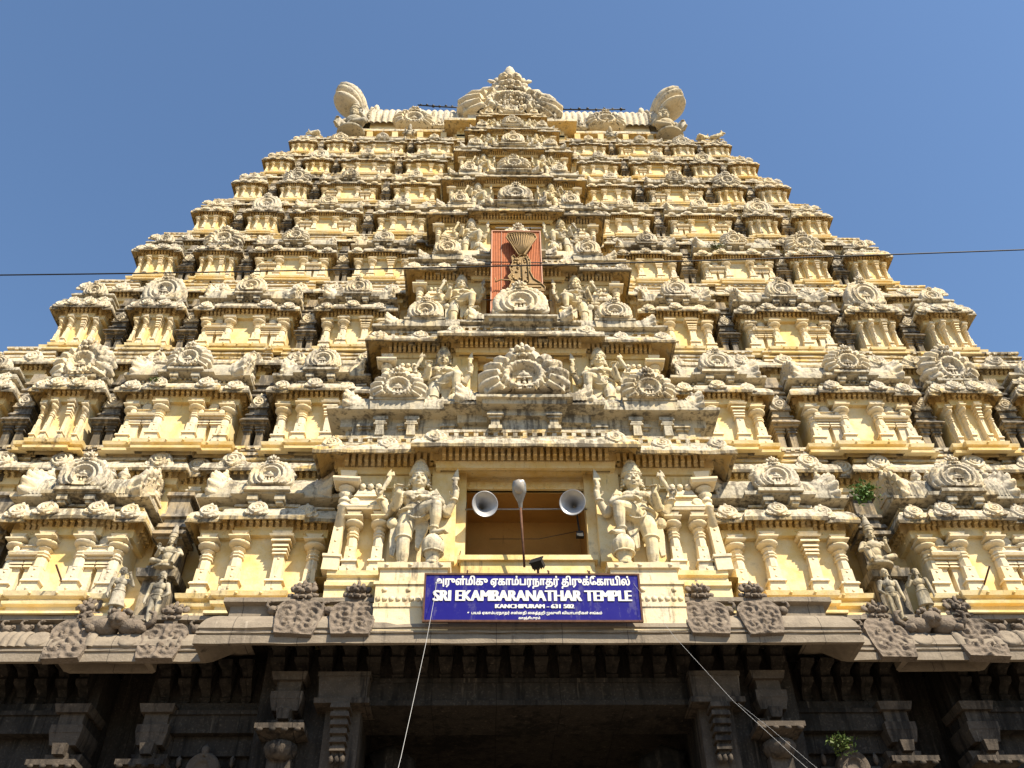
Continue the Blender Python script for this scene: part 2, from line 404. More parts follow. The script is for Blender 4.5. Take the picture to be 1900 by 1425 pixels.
# ------------------------------------------------------------------ pilasters: unit height 2.02 m, back at y = 0
def mk_pilaster(kind):
    mb = MB()
    mb.box(-.29, .29, -.34, .05, 0, .16); mb.box(-.24, .24, -.28, .05, .16, .34); mb.box(-.30, .30, -.34, .05, .34, .42, .03, .03)
    mb.ball((0, -.34, .085), (.055, .03, .055), 1)
    c = -.10
    if kind == 'round':
        mb.box(-.19, .19, -.29, .05, .42, .86, .015, .015)
        for q in (.52, .76): mb.ball((0, -.28, q), (.05, .03, .05), 1)
        mb.lathe([(.20, .84), (.19, 1.10), (.17, 1.18), (.22, 1.21), (.22, 1.25), (.17, 1.28), (.22, 1.31), (.22, 1.35), (.16, 1.39), (.16, 1.43), (.235, 1.49), (.16, 1.55), (.16, 1.57)], 8, 0, c, rot=R(22.5), smooth=False)
        mb.lathe([(.15, 1.55), (.26, 1.60), (.34, 1.66), (.34, 1.70), (.22, 1.745), (.2, 1.76)], 14, 0, c)
        mb.lathe([(.20, 1.745), (.42, 1.80), (.45, 1.82), (.45, 1.86), (.2, 1.865)], 4, 0, c - .03, rot=R(45), smooth=False)
        mb.box(-.17, .17, -.34, .05, 1.86, 2.02, -.10, -.04)
    else:
        mb.box(-.17, .17, -.22, .05, .42, 1.28, .015, .01)
        for q in (.55, 1.15): mb.ball((0, -.21, q), (.05, .03, .05), 1)
        for z0, z1, ww in ((1.28, 1.34, .23), (1.34, 1.39, .17), (1.39, 1.47, .24), (1.47, 1.53, .17), (1.53, 1.63, .26), (1.63, 1.69, .18), (1.69, 1.77, .31), (1.77, 1.86, .24)):
            mb.box(-ww, ww, -ww - .05, .05, z0, z1, .02, .02)
        mb.box(-.36, .36, -.40, .05, 1.84, 1.90, -.03, -.03); mb.box(-.26, .26, -.34, .05, 1.90, 2.02, -.06, -.04)
    return mb
PIL = {k: mk_pilaster(k).mesh('pilaster', M_PIL) for k in ('round', 'square')}
def mk_aedicule():
    """a dwarf shrine in relief between two pilasters: paired square shafts under a roof slab"""
    mb = MB()
    mb.box(-.46, .46, -.24, .05, 0, .10)
    for q in (-1, 1):
        p = MB()
        p.box(-.16, .16, -.20, .05, 0, .9); p.ball((0, -.2, .2), (.05, .03, .05), 1)
        for z0, z1, ww in ((.9, .96, .23), (.96, 1.0, .17), (1.0, 1.10, .24), (1.10, 1.15, .18), (1.15, 1.24, .27)): p.box(-ww, ww, -ww - .06, .05, z0, z1, .02, .02)
        mb.merge(p, T(.25 * q, 0, .02))
    mb.box(-.56, .56, -.42, .05, 1.26, 1.34, -.03, -.03); mb.box(-.58, .58, -.45, .05, 1.34, 1.50, .16, .18)
    mb.box(-.30, .30, -.26, .05, 1.50, 1.62); mb.box(-.36, .36, -.32, .05, 1.62, 1.70, .05, .05)
    disc(mb, [(0, .2), (.4, .1), (.6, .2), (1, .0)], lambda a: 1, 12, T(0, -.2, 1.84) @ S(.2))
    for q in (-1, 1): disc(mb, [(0, .2), (.4, .1), (.6, .2), (1, .0)], lambda a: 1, 10, T(.4 * q, -.36, 1.47) @ S(.12))
    return mb.mesh('aedicule', M_PIL)
ME_AED = mk_aedicule()

# ------------------------------------------------------------------ profiles (out from the wall plane, up), unit storey
CORNB = [(.08, .40), (.28, .47), (.44, .30), (.54, .05), (.57, .0), (.62, .0), (.62, .12), (.60, .24), (.52, .40), (.40, .53), (.27, .58), (.25, .62), (.33, .64), (.33, .73), (.12, .75), (-.6, .75)]
CORN = [(.08, .40), (.28, .47), (.44, .30), (.54, .05), (.57, .0), (.62, .0), (.62, .12), (.60, .24), (.52, .40), (.40, .53), (.27, .60), (.25, .66), (.34, .68), (.34, .79), (.23, .81), (.23, .95), (.33, .96), (.33, 1.07), (.08, 1.10), (-.6, 1.10)]
ARCH = [(0, -.30), (.17, -.30), (.19, -.02), (.09, -.02), (.09, .42)]
PLINTH_OLD = [(.34, -3.9), (.34, -3.05), (.42, -3.02), (.42, -2.86), (.28, -2.82), (.26, -2.52), (.38, -2.48), (.40, -2.32), (.0, -2.30)]
PLINTH = [(.34, -3.9), (.34, -3.12), (.44, -3.08), (.44, -2.98), (.30, -2.95), (.22, -2.90), (.22, -2.74), (.34, -2.71), (.36, -2.62), (.24, -2.58), (.22, -2.50), (.36, -2.46), (.40, -2.32), (.0, -2.30)]
def dentils(mb, plan, uo, uz, z0=.0, pitch=.215, big=1.0):
    for i in range(len(plan) - 1):
        (x0, y0), (x1, y1) = plan[i], plan[i + 1]; dx, dy = x1 - x0, y1 - y0; L = math.hypot(dx, dy)
        nx, ny = dy / L, -dx / L; n = max(1, int((L + .18 * uo) / (pitch * uo)))
        for k in range(n):
            t = (k + .5) / n; cx, cy = x0 + dx * t, y0 + dy * t; ww = .056 * uo * big
            a, b = .08 * uo, .33 * uo
            if abs(dx) > abs(dy):
                mb.box(cx - ww, cx + ww, cy - b, cy - a, z0 + .10 * uz, z0 + .40 * uz); mb.box(cx - ww, cx + ww, cy - b * .68, cy - a, z0 - .02 * uz, z0 + .10 * uz)
            else:
                sx = nx; xa, xb = sorted((cx + sx * a, cx + sx * b)); xc = cx + sx * b * .68; xd, xe = sorted((cx + sx * a, xc))
                mb.box(xa, xb, cy - ww, cy + ww, z0 + .10 * uz, z0 + .40 * uz); mb.box(xd, xe, cy - ww, cy + ww, z0 - .02 * uz, z0 + .10 * uz)
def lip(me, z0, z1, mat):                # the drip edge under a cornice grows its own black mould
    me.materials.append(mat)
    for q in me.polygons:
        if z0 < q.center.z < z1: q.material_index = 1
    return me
def beads(mb, plan, o, z, r, pitch):
    for i in range(len(plan) - 1):
        (x0, y0), (x1, y1) = plan[i], plan[i + 1]; dx, dy = x1 - x0, y1 - y0; L = math.hypot(dx, dy)
        nx, ny = dy / L, -dx / L; n = int(L / pitch)
        for k in range(n):
            t = (k + .5) / n; mb.ball((x0 + dx * t + nx * o, y0 + dy * t + ny * o, z), r, 1)
# ------------------------------------------------------------------ storeys
ZE = [17.45, 23.5, 28.95, 33.8, 37.75, 41.1, 44.15, 46.75, 49.0]
UU = [(ZE[i + 1] - ZE[i]) / 6.05 for i in range(8)]
YE = [23.3] + [23.3 + .2 * (ZE[i] - 19.35) for i in range(1, 8)]
WW = [22.8, 20.6, 18.77, 17.1, 15.56, 14.42, 13.5, 12.55]
ZP = [19.17, 25.3, 30.5, 35.55, 39.35, 42.9, 45.75, 47.95]
HP = [6.48, 5.58, 4.62, 4.04, 3.54, 3.08, 2.58, 2.0]
UP = [1, .88, .80, .68, .57, .50, .42, .34]
YP = [22 + .2 * (z - 19.35) for z in ZP]
FR = {'B': (.262, .438), 'C': (.472, .697), 'D': (.716, .842), 'E': (.873, 1.0)}
FR1 = {'B': (.250, .450), 'C': (.508, .700), 'D': (.735, .850), 'E': (.885, 1.0)}
def bay_x(k, kind):
    a, b = (FR1 if k == 0 else FR)[kind]; return a * WW[k], b * WW[k]

def bay_plan(hw, cw, st, dep):
    return [(-hw, dep), (-hw, 0), (-cw, 0), (-cw, -st), (cw, -st), (cw, 0), (hw, 0), (hw, dep)]
def fill(mb, plan, z0, z1):              # the wall itself, on a plan line
    mb.mould(plan, [(0, z0), (0, z1)])

def build_bay(k, kind):
    """meshes of one pavilion kind at storey k; local origin: middle of its eave line, z = 0 at the eave"""
    u = UU[k]; x0, x1 = bay_x(k, kind); We = (x1 - x0) / 2; ov = .62 * u * .85; hw = We - ov
    cw = hw * {'B': .40, 'C': .46, 'D': .52, 'E': .52}[kind]; st = .16 * u
    yw = .62 * u; dep = 2.6 * u
    plan = [(x, y + yw) for x, y in bay_plan(hw, cw, st, dep)]
    zb = -3.06 if k == 0 else -2.80
    body = MB(); fill(body, plan, zb * u, .5 * u)
    body.mould(plan, sc([(a, max(b, zb)) for a, b in PLINTH][1:], u, u), .6, .006); body.mould(plan, sc(ARCH, u, u), 2)
    dentils(body, plan, u, u)
    if k < 3:
        beads(body, plan, .41 * u, -2.40 * u, .05 * u, .62 * u); beads(body, plan, .18 * u, -.16 * u, .045 * u, .6 * u)
    cor = MB(); cor.mould(plan, sc(CORNB, .95 * u, u), .35, .02 * u)
    if k > 0:
        for q in range(int(2 * hw / (.19 * u))):
            cor.ball((-hw + .1 * u + q * .19 * u, yw - .30 * u - (st if abs(-hw + .1 * u + q * .19 * u) < cw else 0), .79 * u), (.06 * u, .06 * u, .075 * u), 1)
    # ---- roof
    rf = MB(); zr = 1.10 * u; DZ = -.37 * u
    if kind in 'BC':
        L = hw + .08 * u; cy = yw + .42 * u; rad = .98 * u
        rf.box(-hw + .15 * u, hw - .15 * u, yw - .12 * u, yw + 1.6 * u, zr - .1 * u, zr + .34 * u)
        pl = [(-hw + .1 * u, dep), (-hw + .1 * u, yw), (-.55 * u, yw), (-.55 * u, yw - .2 * u), (.55 * u, yw - .2 * u), (.55 * u, yw), (hw - .1 * u, yw), (hw - .1 * u, dep)]
        rf.mould(pl, sc([(-.1, 1.18), (.22, 1.24), (.54, 1.30), (.57, 1.31), (.57, 1.41), (.54, 1.45), (-.3, 1.47)], u, u), .4, .012 * u)
        nr = max(6, int(2 * L / (.115 * u))) if kind == 'C' and k == 0 else 0
        nx = nr * 4 + 1 if nr else 25
        def vault(a, t):
            x = -L + 2 * L * a; q = 1 + (.035 * abs(math.sin(math.pi * nr * a)) if nr else .012 * math.sin(37 * a * 3 + k))
            th = math.pi * t; z = 1.42 * u + rad * 1.02 * q * math.sin(th)
            return (x, cy - rad * q * math.cos(th) * (1.0 + .08 * math.sin(th)), z)
        rf.grid(vault, nx, 16)
        for q in (-1, 1): rf.box(q * .42 * u - .16 * u, q * .42 * u + .16 * u, yw - .78 * u, yw - .1 * u, 1.08 * u, 1.24 * u); rf.box(q * .42 * u - .11 * u, q * .42 * u + .11 * u, yw - .72 * u, yw - .1 * u, .98 * u, 1.1 * u)
        rf.box(-.72 * u, .72 * u, yw - .90 * u, yw, 1.36 * u, 1.50 * u, .03 * u, .03 * u)
    elif kind == 'D':
        L = min(hw, 1.25 * u); cy = yw + .3 * u
        pl = [(-hw, dep), (-hw, yw), (-.5 * u, yw), (-.5 * u, yw - .2 * u), (.5 * u, yw - .2 * u), (.5 * u, yw), (hw, yw), (hw, dep)]
        rf.mould(pl, sc([(-.1, 1.15), (.1, 1.22), (.32, 1.27), (.34, 1.36), (.30, 1.42), (-.3, 1.44)], u, u), .4, .012 * u)
        rf.grid(lambda a, t: (-1.12 * L * math.cos(math.pi * t), yw + .05 * u + 2.3 * u * a, 1.42 * u + 1.5 * u * math.sin(math.pi * t) ** .9), 5, 18)
        for q in (-1, 1): rf.box(q * .36 * u - .14 * u, q * .36 * u + .14 * u, yw - .5 * u, yw, 1.05 * u, 1.3 * u)
    else:
        pl = [(-hw, dep), (-hw, yw), (hw, yw), (hw, dep)]
        rf.mould(pl, sc([(-.05, 1.1), (.08, 1.2), (.16, 1.24), (.32, 1.28), (.34, 1.36), (.28, 1.46), (.10, 1.56), (-.02, 1.62), (.06, 1.66), (.06, 1.78), (-.06, 1.82), (-.06, 1.9), (.14, 1.94), (.14, 2.02), (.0, 2.22), (-.3, 2.44), (-.7, 2.52)], u, u), .4, .012 * u)
    # ---- back plane of ornaments
    tags = dict(u=u, hw=hw, cw=cw, yw=yw, st=st)
    low = MB(); low.merge(rf, T(0, 0, DZ)); rf = low
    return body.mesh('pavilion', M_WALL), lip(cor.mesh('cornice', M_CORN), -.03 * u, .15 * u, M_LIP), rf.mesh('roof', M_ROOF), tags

def place_bay(k, kind, side, ms):
    body, cor, rf, t = ms; u, hw, cw, yw, st = (t[q] for q in ('u', 'hw', 'cw', 'yw', 'st'))
    x0, x1 = bay_x(k, kind); M0 = T(side * (x0 + x1) / 2, YE[k], ZE[k])
    pv = obj('pavilion', body, M0, tower)
    emit('cornice', cor, M0, pv, 3 * u + 5); emit('roof', rf, M0, pv, 3 * u)
    pf = {'B': [(-.93, 0), (-.36, 1), (.36, 1), (.93, 0)], 'C': [(-.93, 0), (-.34, 1), (.34, 1), (.93, 0)], 'D': [(-.90, 0), (-.34, 1), (.34, 1), (.90, 0)], 'E': [(-.90, 0), (-.34, 1), (.34, 1), (.90, 0)]}[kind]
    for i, (fx, c) in enumerate(pf):
        pk = 'square' if (kind == 'B' and i == 2) or (kind in 'DE' and i == 2) else 'round'
        wd = min(u, hw * .42)
        emit('pilaster', PIL[pk], M0 @ T(fx * hw * (.97 if not c else 1), yw - (st if c else 0), -2.3 * u) @ S(wd if kind in 'DE' else u * .95, u, u), pv, u)
    if kind == 'C':
        for q in (-1, 1): emit('aedicule', ME_AED, M0 @ T(q * hw * .635, yw, -2.3 * u) @ S(min(u, hw * .5), u, u), pv, u)
    ks = {'B': [-.86, -.1, .62], 'C': [-.88, -.40, .40, .88], 'D': [-.88, -.36, .36, .88], 'E': [-.88, -.36, .36, .88]}[kind]
    for fx in ks:
        c = abs(fx) < .45 if kind != 'B' else abs(fx) < .3
        emit('medallion', ME_KUDU, M0 @ T(fx * (hw + .25 * u), yw - (st if c else 0) - .56 * u, .40 * u) @ RX(R(-20)) @ S(.30 * u), pv, .6 * u)
    M0 = M0 @ T(0, 0, -.37 * u)
    if kind in 'BC':
        g = 'ring' if (k % 2 == 0 or kind == 'B') else 'fan'
        emit('gable', ME_GAB[g], M0 @ T(0, yw - .74 * u, 1.96 * u) @ S(.60 * u * (1.08 if kind == 'C' else 1)), pv, 1.4 * u)
        L = hw + .02 * u; cy = yw + .42 * u
        for q in (-1, 1):
            emit('roof_end', ME_END, M0 @ T(q * (L - .18 * u), cy, 1.40 * u) @ S(q * .9 * u, .98 * u, 1.02 * u), pv, 1.5 * u)
        if k == 0:
            n = 5 if kind == 'C' else 3
            for i in range(n): emit('roof_pot', ME_POT, M0 @ T((i - (n - 1) / 2) * .42 * u, cy - .35 * u, 2.40 * u) @ S(.42 * u), pv, .4 * u)
    elif kind == 'D':
        emit('gable', ME_GAB['fan' if k % 2 else 'ring'], M0 @ T(0, yw - .28 * u, 1.42 * u + .62 * 1.02 * u) @ S(min(1.0 * u, hw * .9), .9 * u, 1.02 * u), pv, 2 * u)
        if k == 0: emit('roof_pot', ME_POT, M0 @ T(0, yw + .6 * u, 2.9 * u) @ S(.42 * u), pv, .4 * u)
    else:
        for fx in (-.78, 0, .78): emit('medallion', ME_KUDU, M0 @ T(fx * hw, yw - .28 * u, 1.42 * u) @ RX(R(-14)) @ S(.24 * u), pv, .5 * u)
        emit('gable', ME_GAB['ring'], M0 @ T(0, yw - .1 * u, 2.30 * u) @ S(.48 * u), pv, 1 * u)
    return pv

def niche_mesh(k):
    u = UU[k]; mb = MB()
    if k == 0:
        mb.box(-.62, .62, -.45, .6, -3.1, -2.9); mb.box(-.42, .42, -.25, .6, -2.9, -1.62); mb.box(-.56, .56, -.5, .6, -1.62, -1.36, -.04, -.04)
        for z0, z1, ww in ((-1.36, -1.15, .44), (-1.15, -1.08, .36), (-.2, -.08, .40), (-.08, .06, .52), (.06, .2, .40), (.2, .34, .46), (.34, .6, .34), (.6, .72, .44), (.72, 1.4, .34), (1.4, 1.55, .44)): mb.box(-ww, ww, -ww + .1, .6, z0, z1, .03, .03)
        mb.box(-.36, .36, .05, .6, -1.15, -.2)
    else:
        mb.box(-.46, .46, -.34, .8, -3.9, -2.72); mb.box(-.40, .40, -.28, .8, -2.72, -2.5); mb.box(-.48, .48, -.38, .8, -2.5, -2.36, .03, .03)
        for q in (-1, 1):
            mb.box(q * .24 - .13, q * .24 + .13, -.22, .8, -2.36, -1.46)
            for z0, z1, ww in ((-1.46, -1.38, .19), (-1.38, -1.32, .15), (-1.32, -1.2, .21)): mb.box(q * .24 - ww, q * .24 + ww, -.2 - ww * .5, .8, z0, z1, .02, .02)
        mb.box(-.5, .5, -.42, .8, -1.2, -1.1); mb.box(-.58, .58, -.56, .8, -1.1, -.88, .10, .16); mb.box(-.40, .40, -.30, .8, -.88, -.7); mb.box(-.46, .46, -.36, .8, -.7, -.58, .05, .05)
        mb.box(-.34, .34, -.24, .8, -.58, -.3)
        for z0, z1, ww in ((-.3, -.18, .42), (.2, .32, .30), (.32, .45, .42), (.45, .6, .3), (.6, .72, .40), (.72, .95, .28), (.95, 1.1, .38), (1.1, 1.6, .28)): mb.box(-ww, ww, -ww * .8, .8, z0, z1, .03, .03)
        mb.box(-.28, .28, -.1, .8, -.2, .3)
    o = MB(); o.merge(mb, S(u)); return o.mesh('niche', M_NICHE)

def build_storey(k):
    u = UU[k]; W = WW[k]; y0 = YE[k] + 1.95 * u; zM = ZE[k] + (.45 if k == 0 else .41) * 6.05 * u
    kinds = 'BCDE'
    plan = []
    st = .34 * u; right = []
    xs = [bay_x(k, q) for q in kinds]
    for i, (a, b) in enumerate(xs):
        m = .10 * u; right += [(a + m, 0), (a + m, -st), (b - m, -st), (b - m, 0)]
    right = [(x, y) for x, y in right]; right[-1] = (right[-2][0], 0.0)
    end = WW[k] - 1.2 * u; right = [r for r in right[:-1] if r[0] < end - .5]; right = right[:-1] + [right[-1]] if len(right) % 2 else right; right += [(end, right[-1][1]), (end, 11.0)]
    left = [(-x, y) for x, y in reversed(right)]
    plan = [(x, y) for x, y in left + right]
    body = MB(); zt = zM - ZE[k]; zb = -3.0 if k == 0 else -3.9 * u
    fill(body, plan, zb, zt + .5 * u)
    up = u * .92
    P2 = [(a * up, zt + b * up) for a, b in ARCH]; body.mould(plan, P2, 2)
    dentils(body, plan[1:-1], up, up, zt, .235)
    body.box(-end + .3, end - .3, .4, 11, zb, zt + 1.0 * u)
    M0 = T(0, y0, ZE[k])
    st_o = obj('storey_wall', body.mesh('storey_wall', M_WALL), M0, tower)
    cor = MB(); cor.mould(plan, [(a * up, zt + b * up) for a, b in CORN], .45, .02 * u)
    cor.mould(plan, [(a * up, zt + b * up) for a, b in [(-.05, 1.08), (.22, 1.10), (.22, 1.28), (.30, 1.30), (.30, 1.40), (.1, 1.42), (-1.2, 1.44)]], .45, .01 * u)
    for i in range(len(plan) - 1):
        (xa, ya), (xb, yb) = plan[i], plan[i + 1]
        if abs(yb - ya) > .01 or abs(xa) > W: continue
        n = int((xb - xa) / (.3 * u))
        for q in range(n):
            cx = xa + (xb - xa) * (q + .5) / n; cor.box(cx - .07 * u, cx + .07 * u, ya - .29 * u, ya - .15 * u, zt + 1.12 * u, zt + 1.24 * u)
    for q in range(int(2 * end / (.24 * u))):
        cor.ball((-end + q * .24 * u, -.2 * u, zt + 1.46 * u), (.075 * u, .075 * u, rnd.uniform(.07, .13) * u), 1)
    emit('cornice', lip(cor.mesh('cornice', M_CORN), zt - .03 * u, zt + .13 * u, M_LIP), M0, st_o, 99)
    for (a, b) in xs:
        for q in (-1, 1):
            for x in (a + .55 * u, b - .55 * u): emit('medallion', ME_KUDU, M0 @ T(q * x, -st - .5 * up, zt + .50 * u) @ RX(R(-16)) @ S(.38 * u), st_o, .9 * u)
    # recess pilasters on the storey wall between the pavilion roofs
    for i in range(3):
        gx = (xs[i][1] + xs[i + 1][0]) / 2
        for q in (-1, 1):
            emit('pilaster', PIL['round'], M0 @ T(q * gx, 0, zt - 2.3 * u) @ S(.8 * u, u, u), st_o, .3 * u)
            emit('medallion', ME_KUDU, M0 @ T(q * gx, -.52 * up, zt + .50 * u) @ RX(R(-16)) @ S(.38 * u), st_o, .9 * u)
            nm = obj('niche', NICHE[k], T(q * gx, YE[k] + .95 * u, ZE[k]), tower)
            if k > 0: emit('medallion', ME_KUDU, T(q * gx, YE[k] + .95 * u - .3 * u, ZE[k] + .02 * u) @ S(.32 * u), nm, .3 * u)
NICHE = [niche_mesh(k) for k in range(8)]
for k in range(8):
    build_storey(k)
    for kind in 'BCDE':
        ms = build_bay(k, kind)
        for side in (-1, 1): place_bay(k, kind, side, ms)
# ------------------------------------------------------------------ central porches
def build_porch(k):
    z0, hwE, u, y0 = ZP[k], HP[k], UP[k], YP[k]; s = hwE / 6.48; M0 = T(0, y0, z0)
    ov = .92 * u; hw = hwE - .8 * u; cw = .53 * hwE - .8 * u; yw = 1.02 * u; stp = .32 * u
    dep = 3.2 * u; ow = 1.83 * s; oz0, oz1 = -3.25 * u, -.52 * u
    plan = [(-hw, dep), (-hw, yw), (-cw, yw), (-cw, yw - stp), (cw, yw - stp), (cw, yw), (hw, yw), (hw, dep)]
    body = MB()
    zb = -5.0 * u if k == 0 else -4.6 * u
    def wallbox(xa, xb, ya, yb, za, zc): body.box(xa, xb, ya, yb, za, zc)
    yo = yw + .38 * u                                  # plane of the door wall
    wallbox(-hw, -ow, yw + .1 * u, dep, zb, .5 * u); wallbox(ow, hw, yw + .1 * u, dep, zb, .5 * u)
    wallbox(-ow, ow, yo, dep, oz1, .5 * u); wallbox(-ow, ow, yo, dep, zb, oz0)
    body.box(-cw, cw, yw - .02 * u, yo + .2 * u, -.05 * u, .5 * u)
    A = [(0, -.26), (.14, -.26), (.16, -.02), (.07, -.02), (.07, .46)]
    body.mould(plan, sc(A, u, u), 2)
    dentils(body, plan, u, u, .04 * u, .205, 1.0)
    body.box(-ow - .05 * u, ow + .05 * u, yo - .10 * u, yo + .1 * u, oz1, oz1 + .28 * u)      # frieze over the door
    for i in range(15):
        x = (-7 + i) * .24 * s; body.box(x - .07 * s, x + .07 * s, yo - .13 * u, yo, oz1 + .06 * u, oz1 + .24 * u, .02, .0)
    body.box(-ow - .2 * s, ow + .2 * s, yw - .25 * u, yo + .2 * u, oz0 - .16 * u, oz0)        # sill
    body.box(-ow - .1 * s, ow + .1 * s, yw - .15 * u, yo + .2 * u, oz0 - .55 * u, oz0 - .16 * u)
    for q in (-1, 1):
        xa, xb = sorted((q * (ow + .02 * s), q * 2.12 * s)); body.box(xa, xb, yo - .16 * u, yo + .1, oz0, oz1 + .28 * u)     # inner jamb
        xa, xb = sorted((q * 2.12 * s, q * 2.88 * s)); body.box(xa, xb, yw - .22 * u, yo, oz0 - .2 * u, -.05 * u)     # big square jamb pillar
        xa, xb = sorted((q * 3.1 * s, q * 3.45 * s)); body.box(xa, xb, yw - .04 * u, yo, -4.0 * u, -.4 * u)
        xa, xb = sorted((q * 3.75 * s, q * 4.1 * s)); body.box(xa, xb, yw - .02 * u, yo, -4.0 * u, -.4 * u)
        # frieze panels with garlands
        xa, xb = sorted((q * 2.9 * s, q * (hw - .02))); body.box(xa, xb, yw - .06 * u, yw + .2 * u, -.75 * u, -.28 * u)
        n = 11
        for i in range(n):
            x = q * (3.0 * s + (hw - 3.2 * s) * (i + .5) / n); body.box(x - .07 * s, x + .07 * s, yw - .10 * u, yw, -.68 * u, -.36 * u, .03, 0)
        # plinth
        pl = [(q * 2.5 * s, yw), (q * hw, yw)] if q > 0 else [(q * hw, yw), (q * 2.5 * s, yw)]
        body.mould(pl, sc([(.42, -5.2), (.42, -4.45), (.50, -4.40), (.50, -4.28), (.3, -4.25), (.26, -4.02), (.36, -3.98), (.38, -3.84), (0, -3.82)], u, u), .6, .006, caps=True)
        pl = [(hw, yw), (hw, dep)] if q > 0 else [(-hw, dep), (-hw, yw)]
        body.mould(pl, sc([(.42, -5.2), (.42, -4.45), (.3, -4.25), (.36, -3.98), (.38, -3.84), (0, -3.82)], u, u), 2)
    porch = obj('porch', body.mesh('porch', M_WALL), M0, tower)
    # the room behind the opening
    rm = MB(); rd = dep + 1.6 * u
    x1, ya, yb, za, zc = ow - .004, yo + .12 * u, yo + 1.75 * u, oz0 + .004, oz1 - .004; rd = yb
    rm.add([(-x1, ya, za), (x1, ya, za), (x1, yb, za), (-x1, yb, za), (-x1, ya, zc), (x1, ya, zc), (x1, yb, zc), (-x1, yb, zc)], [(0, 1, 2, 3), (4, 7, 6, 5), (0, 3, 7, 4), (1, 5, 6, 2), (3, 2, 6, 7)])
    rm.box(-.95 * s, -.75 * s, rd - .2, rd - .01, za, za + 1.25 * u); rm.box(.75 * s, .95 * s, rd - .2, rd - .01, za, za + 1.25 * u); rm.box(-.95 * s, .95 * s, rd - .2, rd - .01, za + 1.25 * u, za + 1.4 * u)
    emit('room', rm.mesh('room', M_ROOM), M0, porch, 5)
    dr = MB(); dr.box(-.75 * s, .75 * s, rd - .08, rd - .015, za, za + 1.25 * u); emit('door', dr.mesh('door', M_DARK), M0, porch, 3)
    cor = MB(); pc = [(a * 1.42 if b < .5 and a > .2 else a * 1.1, b) for a, b in CORN]
    cor.mould(plan, sc(pc, u, u * 1.02), .35, .02 * u)
    for i in range(len(plan) - 1):
        (xa, ya), (xb, yb) = plan[i], plan[i + 1]
        if abs(yb - ya) > .01: continue
        n = int((xb - xa) / (.3 * u))
        for q in range(n):
            cx = xa + (xb - xa) * (q + .5) / n; cor.box(cx - .07 * u, cx + .07 * u, ya - .36 * u, ya - .2 * u, .83 * u, .97 * u)
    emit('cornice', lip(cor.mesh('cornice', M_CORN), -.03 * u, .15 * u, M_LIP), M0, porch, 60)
    for fx in (.93, .66, .43):
        for q in (-1, 1): emit('medallion', ME_KUDU, M0 @ T(q * fx * hwE, yw - .72 * u - (stp if fx < .5 else 0), .46 * u) @ RX(R(-20)) @ S(.32 * u * (1.1 if fx == .43 else 1)), porch, u)
    # columns and dwarf shrines beside the guardians
    for q in (-1, 1):
        lean = RY(-q * R(3.2)) if k == 0 else Matrix()
        emit('column', COLM, M0 @ T(q * 5.62 * s, yw - .12 * u, -3.84 * u) @ lean @ S(.9 * s, .9 * u, u), porch, 2 * u)
        for x in (4.35, 5.12): emit('pilaster', PIL['round'], M0 @ T(q * x * s, yw, -3.84 * u) @ S(.82 * s, u, 1.0 * u), porch, u)
        mb = MB()
        mb.box(-.62, .62, -.42, .1, 0, .10, -.03, -.03); mb.box(-.64, .64, -.46, .1, .10, .36, .08, .12); mb.box(-.34, .34, -.3, .1, .36, .5); mb.box(-.48, .48, -.38, .1, .5, .62, .05, .05); mb.box(-.42, .42, -.34, .1, .62, .82, .06, .06)
        for a in (-.42, .42): disc(mb, [(0, .2), (.4, .1), (.6, .2), (1, .0)], lambda t: 1, 12, T(a, -.42, .26) @ S(.16))
        for a in (-.24, 0, .24): mb.ball((a, -.3, .9), (.11, .1, .14), 1)
        emit('aedicule', mb.mesh('aedicule', M_PIL), M0 @ T(q * 4.73 * s, yw, -1.78 * u) @ S(s, u, u), porch, u)
    DZ = 0 if k == 0 else -.85 * u
    # roof over the porch: two side barrels and a higher middle one
    rf = MB()
    rf.box(-hw + .1, hw - .1, yw - .1 * u, dep + .5 * u, 1.0 * u, 2.0 * u)
    L = hwE - .62 * u; c2 = 2.05 * s
    pl = [(-L, dep), (-L, yw), (-c2, yw), (-c2, yw - .25 * u), (-1.0 * s, yw - .25 * u), (-1.0 * s, yw - .6 * u), (1.0 * s, yw - .6 * u), (1.0 * s, yw - .25 * u), (c2, yw - .25 * u), (c2, yw), (L, yw), (L, dep)]
    # neck with small pilasters and dentils
    rf.mould(pl, sc([(-.05, 1.05), (-.05, 1.62), (.12, 1.66), (.12, 1.98), (.2, 2.0), (.53, 2.06), (.56, 2.07), (.56, 2.17), (.52, 2.22), (-.5, 2.24)], u, u), .4, .012 * u)
    for x in [-.88, -.66, -.42, -.16, .16, .42, .66, .88]:
        xx = x * L; yy = yw - (.6 * u if abs(x) < .2 else .25 * u if abs(xx) < c2 else 0)
        for a, b, w2 in ((1.05, 1.2, .22), (1.2, 1.5, .15), (1.5, 1.58, .22), (1.58, 1.7, .27)): rf.box(xx - w2 * u, xx + w2 * u, yy - w2 * u, yy + .3 * u, a * u, b * u, .02 * u, .02 * u)
    for x in (-4.15, 4.15):
        for q in (-1, 1):
            for a, b, w2 in ((1.1, 1.55, .14), (1.55, 1.63, .22), (1.63, 1.75, .18), (1.75, 1.9, .25)): rf.box(x * s + q * .5 * s - w2 * s, x * s + q * .5 * s + w2 * s, yw - .42 * u, yw, a * u, b * u, .02, .02)
        rf.box(x * s - .85 * s, x * s + .85 * s, yw - .62 * u, yw, 2.0 * u, 2.40 * u, -.03, .0); rf.box(x * s - .9 * s, x * s + .9 * s, yw - .66 * u, yw, 2.40 * u, 2.5 * u)
